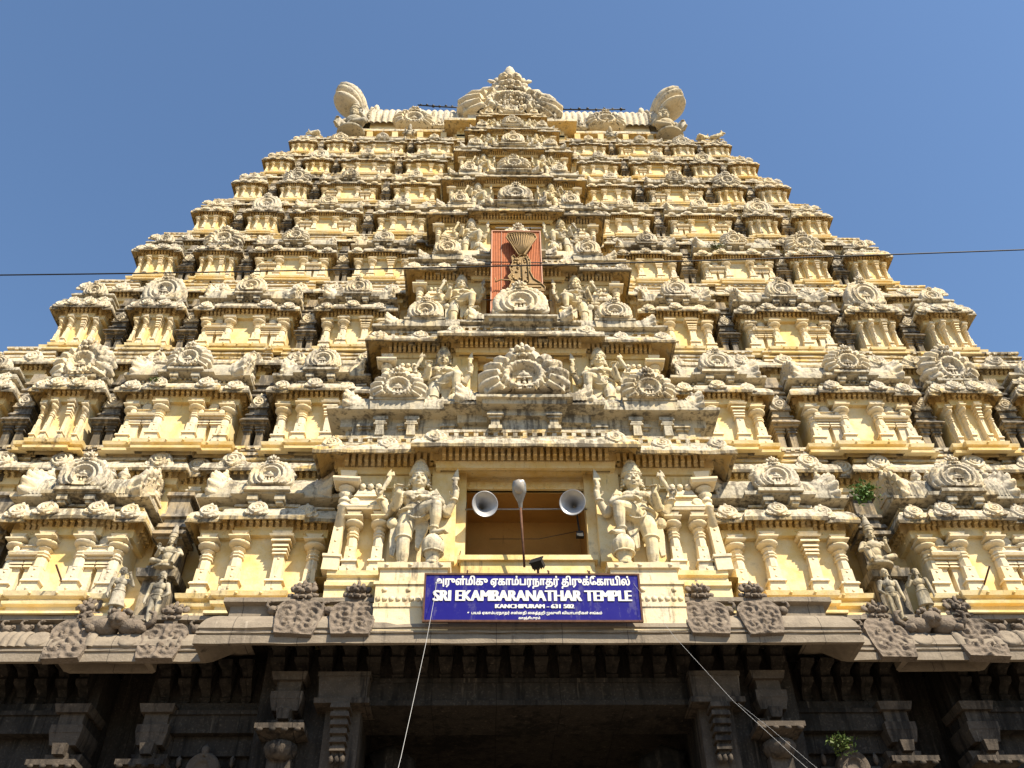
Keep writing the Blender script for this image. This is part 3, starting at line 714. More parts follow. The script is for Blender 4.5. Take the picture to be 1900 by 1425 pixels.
    rf.box(-1.35 * s, 1.35 * s, yw - 1.02 * u, yw, 1.9 * u, 2.14 * u, -.05 * u, -.05 * u); rf.box(-1.4 * s, 1.4 * s, yw - 1.08 * u, yw, 2.14 * u, 2.24 * u); rf.box(-1.15 * s, 1.15 * s, yw - .95 * u, yw, 2.24 * u, 2.42 * u)
    cy = yw + .25 * u; rad = .78 * u
    for (xa, xb, dy, r) in ((-L + .1 * u, -c2, 0, rad), (c2, L - .1 * u, 0, rad), (-c2, c2, -.25 * u, rad * 1.08)):
        nr = max(4, int((xb - xa) / (.14 * u)))
        def vault(a, t, xa=xa, xb=xb, dy=dy, r=r, nr=nr):
            q = 1 + (.035 * abs(math.sin(math.pi * nr * a)) if k < 3 else 0); th = math.pi * t
            return (xa + (xb - xa) * a, cy + dy - r * q * math.cos(th), 2.2 * u + r * .92 * q * math.sin(th))
        rf.grid(vault, nr * 3 + 1, 14)
    M1 = M0; M0 = M0 @ T(0, 0, DZ)
    emit('roof', rf.mesh('roof', M_ROOF), M0, porch, 30)
    emit('gable', ME_GAB['fan' if k in (0, 4, 6) else 'ring'], M0 @ T(0, yw - .98 * u, 2.40 * u + .60 * .98 * u) @ S(1.02 * s, u, .98 * u), porch, 3 * u)
    for q in (-1, 1):
        emit('gable', ME_GAB['fan' if k == 0 else 'ring'], M0 @ T(q * 4.15 * s, yw - .62 * u, 2.5 * u + .62 * .62 * u) @ S(.62 * s, .7 * u, .62 * u), porch, 2 * u)
        emit('roof_end', ME_END, M0 @ T(q * (L - .25 * u), cy, 2.2 * u) @ S(q * .75 * u, .8 * u, .78 * u), porch, 2 * u)
        emit('roof_end', ME_END, M0 @ T(q * (c2 - .12 * u), cy - .3 * u, 2.2 * u) @ S(q * .75 * u, .84 * u, .82 * u), porch, 2 * u)
        if k < 2:
            for x in (2.75, 3.2, 5.05): emit('roof_pot', ME_POT, M0 @ T(q * x * s, cy, 2.92 * u) @ S(.34 * u), porch, .3 * u)
    M0 = M1
    # pedestals of the guardians
    pd = MB()
    if k == 0:
        pd.box(-1.0, 1.0, .0, .3, -5.98, -5.4); pd.box(-1.0, 1.0, .0, 1.4, -5.4, -4.62); pd.box(-1.06, 1.06, -.04, 1.4, -4.62, -4.52); pd.box(-.93, .93, .08, 1.4, -4.52, -4.08); pd.box(-1.0, 1.0, .0, 1.4, -4.08, -3.92, -.02, -.02)
        for x in (-.75, -.1, .75): pd.ball((x, 0, -4.0), (.08, .05, .06), 1); pd.ball((x, 0, -4.78), (.09, .05, .09), 1)
        for i in range(11): pd.ball((-.9 + i * .18, .0, -5.05), (.09, .05, .10), 1)
        pd.box(-1.02, 1.02, -.03, 1.4, -5.3, -5.2)
        me = pd.mesh('pedestal', M_PIL)
        for q in (-1, 1): emit('pedestal', me, M0 @ T(q * 3.19, .1, 0), porch, 5)
    else:
        pd.box(-.8 * s, .8 * s, -.1 * u, 1.2 * u, -4.6 * u, -3.92 * u); me = pd.mesh('pedestal', M_PIL)
        for q in (-1, 1): emit('pedestal', me, M0 @ T(q * 3.19 * s, .1, 0), porch, u)
def mk_col():
    mb = MB(); mb.box(-.26, .26, -.34, .12, 0, .42); mb.box(-.30, .30, -.38, .12, .42, .5)
    mb.box(-.17, .17, -.27, .1, .5, 1.5, .02, .02)
    mb.lathe([(.19, 1.5), (.175, 2.2), (.21, 2.22), (.21, 2.28), (.17, 2.3), (.17, 2.42), (.21, 2.44), (.21, 2.5), (.16, 2.54), (.16, 2.62), (.25, 2.70), (.16, 2.78), (.16, 2.82), (.27, 2.88), (.29, 2.94), (.2, 2.99)], 12, 0, -.1)
    mb.box(-.40, .40, -.5, .12, 2.99, 3.07, -.06, -.06); mb.box(-.46, .46, -.56, .12, 3.07, 3.14); mb.box(-.2, .2, -.36, .12, 3.14, 3.45, -.08, -.06)
    for z in (.62, 1.0, 1.4): mb.ball((0, -.26, z), (.05, .03, .05), 1)
    return mb.mesh('column', M_PIL)
COLM = mk_col()
for k in range(8): build_porch(k)

# ------------------------------------------------------------------ the long barrel roof on top
def build_top():
    rf = MB(); Y0, Z0 = 30.0, 50.05
    body = MB(); body.box(-9.3, 9.3, 30.9, 36, 46.5, 51.2)
    body.box(-3.2, 3.2, 29.9, 32, 47.5, 50.6)
    pl = [(-9.3, 36), (-9.3, 30.9), (-3.1, 30.9), (-3.1, 30.1), (3.1, 30.1), (3.1, 30.9), (9.3, 30.9), (9.3, 36)]
    body.mould(pl, [(0, 49.2), (.2, 49.25), (.2, 49.45), (.08, 49.47), (.08, 49.9)], 2); dentils(body, pl, 1, 1, 49.5, .3)
    for x in (-8.4, -6.9, -5.4, -4.0, 4.0, 5.4, 6.9, 8.4): body.box(x - .17, x + .17, 30.2, 30.95, 48.5, 49.85, 0, -.2)
    for q in (-1, 1):
        for i in range(3): body.add([(q * 3.0, 30.05 - .0, 49.0), (q * 3.9, 30.5, 50.0), (q * 3.9, 30.8, 50.0), (q * 3.0, 30.8, 49.0)], [(0, 1, 2, 3)])
    body.box(-8.6, 8.6, 30.62, 33, 50.9, 52.0)
    rt = obj('ridge_roof_base', body.mesh('ridge_roof_base', M_WALL), T(0, 0, 0), tower)
    eave = MB(); eave.mould(pl, [(-.1, 49.9), (.5, 50.05), (.82, 50.0), (.85, 50.0), (.85, 50.16), (.8, 50.3), (.3, 50.5), (.1, 50.55), (.1, 50.8), (.25, 50.85), (.25, 51.0), (-.6, 51.05)], .4, .015)
    emit('cornice', eave.mesh('cornice', M_CORN), Matrix(), rt, 60)
    cy, cz, r, L = 33.1, 52.0, 2.72, 8.7
    n = 46
    def vault(a, t):
        th = math.pi * (-.06 + 1.12 * t); q = 1 + .05 * abs(math.sin(math.pi * n * a)) ** .7
        return (-L + 2 * L * a, cy - r * q * math.cos(th), cz + r * q * math.sin(th))
    v = MB(); v.grid(vault, n * 6 + 1, 22)
    ro = obj('ridge_roof', v.mesh('ridge_roof', M_ORN), T(0, 0, 0), tower)
    # flared shell ends: a banded collar and a ring of fat petals
    def collar(u, t):
        a = -.2 + u * (math.pi + .4)
        P = [(-.1, 1.0), (.15, 1.07), (.25, 1.12), (.34, 1.06), (.7, 1.10), (1.0, 1.18), (1.1, 1.26), (1.25, 1.26), (1.32, 1.16), (1.5, .9), (1.5, .4), (1.5, .01)]
        q = t * (len(P) - 1); i = min(int(q), len(P) - 2); w2 = q - i
        x = P[i][0] * (1 - w2) + P[i + 1][0] * w2; rr = r * (P[i][1] * (1 - w2) + P[i + 1][1] * w2) * .95; rr *= 1 + .02 * abs(math.sin(8 * a)) * (1 if .4 < x < 1.1 else 0)
        return (x * .9, -rr * math.cos(a), rr * math.sin(a))
    h = MB(); h.grid(collar, 90, 23)
    for i in range(46):
        a = -.1 + i * (math.pi + .2) / 45; h.ball((1.05, -r * 1.22 * math.cos(a), r * 1.22 * math.sin(a)), .10, 1); h.ball((.2, -r * 1.07 * math.cos(a), r * 1.07 * math.sin(a)), .09, 1)
    h.ball((.1, -r * .62, r * .98), (.20, .22, .52), 2)
    sm = h.mesh('shell_collar', M_ORN)
    pt = MB()
    def petal(u, t):
        y = math.sin(math.pi * t) ** .6 * (.62 + .25 * t); a = 2 * math.pi * u
        return (-.15 + 2.0 * t, y * .52 * math.cos(a), y * 1.0 * math.sin(a))
    pt.grid(petal, 20, 16, True, None, True); PT = pt.mesh('petal', M_ORN)
    for q in (-1, 1):
        so_ = obj('shell_end', sm, T(q * (L - .25), cy, cz) @ S(q, 1, 1), ro)
        for i in range(15):
            a = .0 + i * math.pi / 14
            #  petal grows out along x and away from the axis
            Mp = T(q * (L - .25), cy, cz) @ S(q, 1, 1) @ RX(-(a - math.pi / 2) + math.pi * 0) @ T(.85, 0, r * .93) @ RY(R(-58)) @ S(1.22, 1.0, .95)
            obj('petal', PT, Mp, so_)
    rg = random.Random(11); fg = MB()
    for i in range(55):
        a = rg.uniform(0, 2 * math.pi); q = math.sqrt(rg.uniform(0, 1)) * .62; x, z = 2.5 * q * math.cos(a), 52.75 + 1.72 * q * math.sin(a) * (1 if math.sin(a) > 0 else .9)
        fg.ball((x, 29.55 - rg.uniform(0, .15), z), (rg.uniform(.05, .12), .14, rg.uniform(.07, .16)), 1)
    # great central gable with its monster mask
    emit('gable', ME_GAB['fan'], T(0, 30.0, 52.75) @ S(2.34, 2.0, 1.55), ro, 30)
    g = MB(); lion_head(g, (0, 0, .1), 1.2, 2); disc(g, [(0, .3), (.3, .26), (.6, .3), (1, .0)], lambda a: 1 + .15 * abs(math.sin(5 * a)), 30, T(0, .2, -.3) @ S(1.25, 1, .8))
    g.lathe([(.1, 0), (.34, .35), (.38, .8), (.26, 1.2), (.02, 1.6)], 8, 0, -.1, .55, .7)
    for q in (-1, 1): g.ball((q * 1.15, 0, .35), (.34, .12, .2), 1, Matrix.Rotation(-.5 * q, 3, 'Y')); g.lathe([(.30, 0), (.34, .1), (.30, .25), (.34, .35), (.24, .5), (.02, .6)], 12, q * .42, -.25, .05, 1)
    obj('monster_mask', g.mesh('monster_mask', M_ORN), T(0, 29.7, 54.95), ro)
    pn = MB(); pn.merge(fg); pn.box(-2.6, 2.6, 29.95, 32, 51.0, 52.2); obj('gable_block', pn.mesh('gable_block', M_ORN), Matrix(), ro)
    for q in (-1, 1):
        emit('gable', ME_GAB['fan'], T(q * 5.9, 30.35, 51.75) @ S(.86, .9, .8), ro, 10)
        for i in range(3): emit('gable', ME_GAB['ring'], T(q * (4.3 + i * 0), 30.4, 51.4) @ S(.4), ro, 2) if i == 0 else None
build_top()
# ------------------------------------------------------------------ dark granite base
def build_base():
    HC, XN0, XN1 = 7.35, 11.15, 11.5                      # half width of the middle part, notch in the wings
    side = [(HC, 23.4), (HC, 24.4), (XN0, 24.4), (XN0, 25.0), (XN1, 25.0), (XN1, 24.4), (17.2, 24.4), (17.2, 25.0), (17.6, 25.0), (17.6, 24.4), (25.5, 24.4), (25.5, 40)]
    plan = [(-x, y) for x, y in reversed(side)] + side
    prof = [(.30, 13.5), (.75, 13.35), (1.15, 12.9), (1.28, 12.80), (1.40, 12.80), (1.40, 13.02), (1.34, 13.03), (1.34, 13.09), (1.39, 13.10), (1.39, 13.15), (1.32, 13.16), (1.32, 13.22), (1.37, 13.26), (1.33, 13.42), (1.24, 13.58), (1.10, 13.72), (.98, 13.80), (.86, 13.84), (.80, 13.86), (.80, 14.20), (.98, 14.24), (.98, 14.37), (0, 14.40), (-2.5, 14.40)]
    body = MB()
    # upright walls
    for q in (-1, 1):
        def bx(x0, x1, *a): xa, xb = sorted((q * x0, q * x1)); body.box(xa, xb, *a)
        bx(5.4, HC - .1, 23.95, 40, 0, 13.6); bx(4.55, 5.4, 24.3, 40, 0, 13.6)
        bx(HC - .1, 10.5, 24.75, 40, 0, 13.6); bx(10.5, 11.9, 25.9, 40, 0, 14.0); bx(11.9, 17.0, 24.75, 40, 0, 13.6); bx(17.0, 17.8, 25.9, 40, 0, 14); bx(17.8, 25.4, 24.75, 40, 0, 13.6)
        # string beams of the wings
        for x0, x1 in ((HC - .1, 10.3), (12.1, 16.8), (18, 25.3)):
            bx(x0, x1, 24.35, 24.8, 11.42, 11.9); bx(x0, x1, 24.28, 24.8, 11.9, 12.02); bx(x0, x1, 24.5, 24.8, 12.02, 12.3); bx(x0, x1, 24.55, 24.8, 10.0, 10.12)
        bx(HC - .2, 10.4, 24.60, 24.8, 10.9, 11.42)
    body.box(-5.6, 5.6, 23.9, 25.4, 12.6, 13.6); body.box(-5.6, 5.6, 23.72, 25.6, 11.95, 12.50); body.box(-5.6, 5.6, 23.62, 25.6, 11.84, 11.98); body.box(-5.6, 5.6, 23.68, 25.6, 12.50, 12.62)
    body.box(-4.6, 4.6, 25.6, 40, 12.2, 13.6)              # ceiling of the gateway
    base = obj('stone_base', body.mesh('stone_base', M_SHADESOOT), Matrix(), tower)
    bk = MB(); bk.box(-4.6, 4.6, 38, 40, 0, 12.3); emit('gate_back', bk.mesh('gate_back', M_GATEDARK), Matrix(), base, 20)  # black sheet closing the passage, painted as its darkness
    cor = MB(); cor.mould(plan, prof, .5, .012)
    emit('cornice', cor.mesh('cornice', M_STONE), Matrix(), base, 999)
    # fluted rolls on the wings
    for q in (-1, 1):
        for x0, x1 in ((HC + .15, 9.1), (11.75, 12.0), (13.6, 17.1)):
            n = max(1, int((x1 - x0) / .21)); fl = MB()
            def roll(a, t):
                x = x0 + (x1 - x0) * a; k = .055 * abs(math.sin(math.pi * n * a)) ** .8 + .012; th = t * math.pi / 2
                return (q * x, 23.60 - (.56 + k) * math.cos(th) , 13.24 + (.60 + k) * math.sin(th))
            fl.grid(roll, n * 8 + 1, 8); emit('fluted_roll', fl.mesh('fluted_roll', M_STONE), Matrix(), base, 8)
    # carved shield plaques with beast crests
    def plaque(seed):
        mb = MB(); rg = random.Random(seed); ph = [rg.uniform(0, 6) for _ in range(6)]
        def hw(v): return (.47 + .12 * math.sin(min(v, .75) / .75 * math.pi * .62)) if v < .70 else .585 * math.sqrt(max(0.0, 1 - ((v - .70) / .36) ** 2)) + .02
        def f(a, v):
            u = 2 * a - 1; x = u * hw(v); z = 1.28 * v; r1 = math.hypot(abs(x) - .26, z - .85); r2 = math.hypot(abs(x) - .24, z - .38); st = math.exp(-(x / .05) ** 2)
            h = .05 * math.sin(30 * r1 + 2 * math.atan2(z - .85, abs(x) - .26) + ph[0]) * math.exp(-r1 * 2) + .05 * math.sin(29 * r2 - 2 * math.atan2(z - .38, abs(x) - .24) + ph[1]) * math.exp(-r2 * 2)
            h += .045 * st + .02 * math.sin(23 * x + ph[2]) * math.sin(27 * z + ph[3]); edge = 1 - max(abs(u), 0) ** 14
            if v > .98 or v < .02: edge = 0
            return (x, -.10 - h * edge, z)
        mb.grid(f, 44, 50)
        out = [(hw(i / 24), 1.28 * i / 24) for i in range(25)]; out = out + [(-x, z) for x, z in reversed(out)]
        n = len(out); mb.add([(x, -.10, z) for x, z in out] + [(x, .12, z) for x, z in out], [(i, (i + 1) % n, (i + 1) % n + n, i + n) for i in range(n)])
        return mb.mesh('plaque', M_PLAQ)
    PQ = [plaque(s) for s in range(4)]
    hd = MB(); lion_head(hd, (0, -.05, .22), .44)
    for i in range(6): hd.ball((.1 * (i - 2.5), .05, .52 + .05 * (i % 2)), (.07, .08, .13), 1)
    hd.box(-.16, .16, -.1, .15, -.25, .1); HD = hd.mesh('beast_crest', M_PLAQ)
    for i, (x, w, kk) in enumerate(((4.72, 1.0, 0), (6.20, 1.0, 0), (9.98, 1.08, 1), (12.45, 1.12, 1), (16.2, 1, 1), (19, 1, 1))):
        for q in (-1, 1):
            y = 21.96 if kk == 0 else 22.95; z = 12.98 if kk == 0 else 12.80
            M = T(q * x, y, z) @ RX(R(-19)) @ S(w, 1, w)
            emit('plaque', PQ[(i + (q > 0)) % 4], M, base, 9); emit('beast_crest', HD, M @ T(0, .08, 1.40) @ RX(R(12)), base, 4)
            # plain return of the plaque block on the cornice
            mb = MB(); disc(mb, [(0, .10), (.3, .06), (.45, .13), (.6, .06), (.8, .12), (1, .02)], lambda a: 1, 18)
            if kk: emit('rosette', mb.mesh('rosette', M_STONE), T(q * (x + .88), y + .20, z + .72) @ RX(R(-28)) @ S(.33), base, 1)
    # geese of the frieze
    gm = MB()
    gm.ball((0, -.06, .12), (.16, .15, .14), 2); gm.ball((-.13, -.05, .20), (.08, .08, .10), 1); gm.tube([(.10, -.1, .17), (.18, -.12, .26), (.15, -.12, .34), (.08, -.13, .36)], [.06, .05, .045, .05], 8); gm.ball((.05, -.14, .35), (.07, .04, .035), 1)
    for i in range(4): gm.ball((-.04 - .03 * i, -.17 + .015 * i, .08 + .04 * i), (.09, .03, .022), 1)
    gm.box(-.03, .03, -.08, .05, -.06, .03); GM = gm.mesh('carved_goose', M_PLAQ)
    for q in (-1, 1):
        for i in range(34):
            x = HC + .35 + i * .52
            if abs(x - 9.98) < .5 or abs(x - 12.45) < .5 or XN0 - .3 < x < XN1 + .3 or x > 17: continue
            emit('carved_goose', GM, T(q * x, 23.58, 13.88) @ S(q * (1 if i % 2 else 1), 1, .95), base, 1)
        for x in (5.45, 6.95): emit('carved_goose', GM, T(q * x, 22.55, 13.88) @ S(q, 1, .95), base, 1)
        # crouching beasts at the corners of the notch
        by = MB(); by.ball((0, 0, .2), (.42, .34, .26), 2); by.ball((.36, -.2, .34), (.24, .22, .24), 2); by.ball((.5, -.35, .30), (.13, .14, .12), 1); by.ball((-.3, -.15, .1), (.2, .25, .14), 1)
        for i in range(10): by.ball((.25 + .17 * math.cos(i * .63), -.1 + .1 * math.cos(i), .5 + .13 * math.sin(i * .63)), .085, 1)
        by.tube([(-.4, -.1, .2), (-.62, -.15, .35), (-.6, -.18, .55), (-.42, -.2, .6)], [.1, .08, .07, .03], 8)
        me = by.mesh('crouching_beast', M_PLAQ)
        for x, f in ((10.95, 1), (11.72, -1)): emit('crouching_beast', me, T(q * x, 23.35, 13.72) @ S(q * f * .95, 1, 1.05), base, 2)
    # corbels under the eave
    cb = MB(); pr = [(0, .0), (-.30, .02), (-.26, .10), (-.34, .16), (-.26, .22), (-.40, .36), (-.62, .44), (-.66, .56), (-.56, .66), (-.70, .78), (-.98, .84), (-1.02, .95), (0, .95)]
    n = len(pr); ws = [.10, .09, .15, .17, .13, .16, .19, .20, .15, .17, .22, .23, .23]
    cb.add([(-ws[i], a, b) for i, (a, b) in enumerate(pr)] + [(ws[i], a, b) for i, (a, b) in enumerate(pr)], [(i, i + 1, i + 1 + n, i + n) for i in range(n - 1)] + [tuple(range(n))[::-1], tuple(range(n, 2 * n))])
    CB = cb.mesh('corbel', M_SHADESOOT)
    for i in range(22): emit('corbel', CB, T(-6.83 + i * .65, 24.0, 12.58) @ S(1, .95, .92), base, 2)
    for q in (-1, 1):
        for i in range(17):
            x = HC + .45 + i * .56
            if 10.45 < x < 12.0: continue
            emit('corbel', CB, T(q * x, 24.85, 12.3) @ S(.85, 1, 1.02), base, 2)
    # pillars
    def capital(w):
        p = MB(); p.box(-.30 * w, .30 * w, -.35, .6, -10.6, -.55); p.lathe([(.24, -.62), (.36, -.5), (.44, -.34), (.40, -.22), (.26, -.14)], 16, 0, -.30); p.lathe([(.2, -.16), (.42, -.08), (.60, -.01), (.62, .0)], 8, 0, -.30, rot=R(22.5), smooth=False)
        p.box(-.62 * w, .62 * w, -.92, .5, 0, .13); p.box(-.2, .2, -.5, .5, .13, .42); p.box(-.42, .42, -.3, .5, .2, .46, -.06, 0); p.box(-.14, .14, -.68, .5, .34, .60, -.05, -.04)
        p.box(-.34, .34, -.55, .6, .60, .90, -.08, -.06); p.box(-.42, .42, -.62, .6, .90, 1.1); p.box(-.32, .32, -.5, .6, 1.1, 1.42); p.box(-.42, .42, -.62, .6, 1.42, 1.62, -.06, -.06)
        for a in (-.3, -.1, .1, .3): p.ball((a * w * 1.6, -.9, -.03), (.1, .06, .07), 1)
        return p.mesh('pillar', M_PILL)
    CP = capital(1)
    for q in (-1, 1):
        emit('pillar', CP, T(q * 6.42, 23.95, 11.02), base, 9)
        for x in (10.0, 12.25, 16.6): emit('pillar', CP, T(q * x, 24.75, 10.42) @ S(1, 1.0, 1.05), base, 9)
        p = MB(); p.box(-.62, .62, -.42, .6, 11.86, 12.5, -.05, -.05); p.box(-.70, .70, -.5, .6, 12.5, 12.62); p.box(-.72, .72, -.5, .6, 11.76, 11.90); p.box(-.46, .46, 0, .6, 0, 11.76)
        for i in range(6):
            a, z = .26 - .012 * i, 11.66 - i * .20; p.box(-a, a, -.62 + .06 * i, .1, z - .07, z + .06, .02, .02); p.box(-a * .7, a * .7, -.5 + .06 * i, .1, z - .16, z - .07)
        for i in range(3): p.ball((-.14 + .14 * i, -.18, 10.42), (.08, .09, .14), 1)
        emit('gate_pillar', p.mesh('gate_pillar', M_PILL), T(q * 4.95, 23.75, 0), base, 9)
        # low relief niche roof between the wing pillars
        nr = MB(); nr.box(-.85, .85, -.25, .2, 9.2, 9.32); nr.grid(lambda a, t: (-.8 + 1.6 * a, .1 - .3 * math.cos(math.pi * t / 2), 10.05 + .42 * math.sin(math.pi * t / 2)), 9, 8)
        nr.box(-.88, .88, -.3, .2, 9.95, 10.06, -.0, .0); disc(nr, [(0, .1), (.4, .1), (.5, .25), (.7, .1), (.85, .25), (1, .05)], lambda a: 1.05, 20, T(0, -.25, 10.35) @ S(.42, .6, .42)); nr.ball((0, -.3, 10.8), (.12, .1, .2), 1)
        for a in (-.7, .7): nr.ball((a, -.1, 10.6), (.08, .08, .18), 1)
        emit('niche_roof', nr.mesh('niche_roof', M_GRANITE2), T(q * 8.55, 24.7, .15), base, 3)
        # scroll brackets inside the gateway
        sb = MB(); sb.tube([(0, 0, 0), (.5, 0, .25), (.9, 0, .05), (1.0, 0, -.35), (.7, 0, -.55), (.5, 0, -.35), (.65, 0, -.2)], [.5, .42, .32, .26, .22, .16, .1], 10); sb.ball((.2, -.1, -.2), (.5, .4, .5), 2)
        emit('scroll_bracket', sb.mesh('scroll_bracket', M_SHADESOOT), T(q * 4.3, 26.2, 11.1) @ S(-q, 1, 1), base, 2)
M_PILL = stone('pillar granite', (.085, .068, .053), (.06, .049, .039), (.2, .165, .13), (.012, .010, .009), .12)  # tone lowered to carry the shade under the cornice
M_GRANITE2 = stone('mid dark granite', (.10, .08, .064), (.08, .065, .053), (.22, .18, .145), (.02, .017, .015), .0)  # slightly lighter granite tone for the niche roofs
build_base()
flush()
ground = MB(); ground.grid(lambda a, t: (-600 + 1200 * a, -600 + 1200 * t, 0), 2, 2)
structure('ground', ground.mesh('ground', stone('sandy paving', (.17, .135, .10), (.14, .115, .085), (.2, .16, .12), (.08, .07, .055), -.3)))
# ------------------------------------------------------------------ statues: overlapping limbs fused into one sculpted skin
def fuse(mb, name, mat, vox, smooth=2):
    me = mb.mesh('tmp', mat); o = bpy.data.objects.new('tmp', me); COL.objects.link(o)
    m = o.modifiers.new('r', 'REMESH'); m.mode = 'VOXEL'; m.voxel_size = vox; m.use_smooth_shade = True
    if smooth: s = o.modifiers.new('s', 'SMOOTH'); s.factor = .5; s.iterations = smooth
    dg = bpy.context.evaluated_depsgraph_get(); out = bpy.data.meshes.new_from_object(o.evaluated_get(dg)); out.name = name
    bpy.data.objects.remove(o); bpy.data.meshes.remove(me)
    out.materials.clear(); out.materials.append(mat); return out
def limb(mb, pts, rs):
    for i in range(len(pts) - 1): mb.capsule(pts[i], pts[i + 1], rs[i], rs[i + 1])
def hand(mb, p, d, n, fist=False, s=1.0):
    """palm at p pointing along d, palm normal n: four unequal bent fingers and a thumb from the side"""
    p, d, n = Vector(p), Vector(d).normalized(), Vector(n).normalized(); n = (n - d * n.dot(d)).normalized(); b = d.cross(n)
    mb.ball(p + d * .09 * s, .085 * s, 1); mb.capsule(p, p + d * .15 * s, .085 * s, .09 * s)
    for i, (o, L) in enumerate(((-.078, .13), (-.027, .16), (.027, .15), (.078, .11))):
        a = p + d * .19 * s + b * o * s
        if fist: k = a + d * .05 * s + n * .03 * s; e = k + n * .10 * s - d * .05 * s
        else: k = a + d * L * .6 * s + n * .02 * s; e = k + d * L * .5 * s + n * .06 * s
        mb.capsule(a, k, .032 * s, .029 * s, 8); mb.capsule(k, e, .029 * s, .024 * s, 8)
    t0 = p + d * .05 * s - b * .09 * s; t1 = t0 - b * .06 * s + d * .07 * s + n * .05 * s; mb.capsule(t0, t1, .034 * s, .03 * s, 8); mb.capsule(t1, t1 + d * .07 * s + n * .03 * s, .03 * s, .024 * s, 8)
def face(mb, c, w, h, mous=True):
    c = Vector(c); P = lambda x, y, z: c + Vector((x * w, y * w, z * h))
    mb.ball(P(0, .05, .05), (w * .98, w * .95, h * 1.0), 3); mb.ball(P(0, -.28, -.50), (w * .62, w * .58, h * .46), 2); mb.ball(P(0, -.72, -.82), (w * .22, w * .16, h * .13), 2)
    mb.ball(P(0, -.82, .50), (w * .72, w * .14, h * .10), 2)
    for q in (-1, 1):
        mb.ball(P(.38 * q, -.82, .20), (w * .21, w * .13, h * .10), 2); mb.ball(P(.38 * q, -.90, .20), (w * .10, w * .09, h * .065), 1)
        mb.capsule(P(.12 * q, -.96, .42), P(.68 * q, -.76, .44), w * .07, w * .04, 8)
        mb.ball(P(.5 * q, -.62, -.20), (w * .26, w * .22, h * .20), 2); mb.ball(P(1.02 * q, .1, -.05), (w * .13, w * .2, h * .32), 2); mb.ball(P(1.08 * q, 0, -.55), (w * .18, w * .16, h * .2), 2)
        if mous: mb.capsule(P(.05 * q, -1.0, -.42), P(.42 * q, -.85, -.36), w * .08, w * .04, 8)
        for i in range(5): mb.ball(P((1.1 + .08 * i) * q, .35, .3 - .38 * i), w * .2, 1)
    mb.capsule(P(0, -.90, .34), P(0, -1.12, -.12), w * .08, w * .14, 10)
    for q in (-1, 1): mb.ball(P(.15 * q, -1.0, -.16), w * .10, 1)
    mb.ball(P(0, -.92, -.48), (w * .26, w * .14, h * .055), 2); mb.ball(P(0, -.90, -.60), (w * .22, w * .14, h * .06), 2)
def crown(mb, c, w, h):
    c = Vector(c)
    mb.lathe([(w * 1.02, -.05), (w * 1.12, 0), (w * 1.12, .05), (w * 1.0, .07), (w * 1.08, .10), (w * 1.08, .15), (w * .9, .17), (w * .86, .26), (w * .92, .28), (w * .74, .38), (w * .62, .44), (w * .66, .47), (w * .42, .56), (w * .2, .62), (.02, .66)], 24, c.x, c.y, c.z)
    for i in range(20): a = i * math.pi / 10; mb.ball((c.x + w * 1.1 * math.cos(a), c.y + w * 1.1 * math.sin(a), c.z + .025), .035, 1); mb.ball((c.x + w * .9 * math.cos(a), c.y + w * .9 * math.sin(a), c.z + .22), .03, 1)

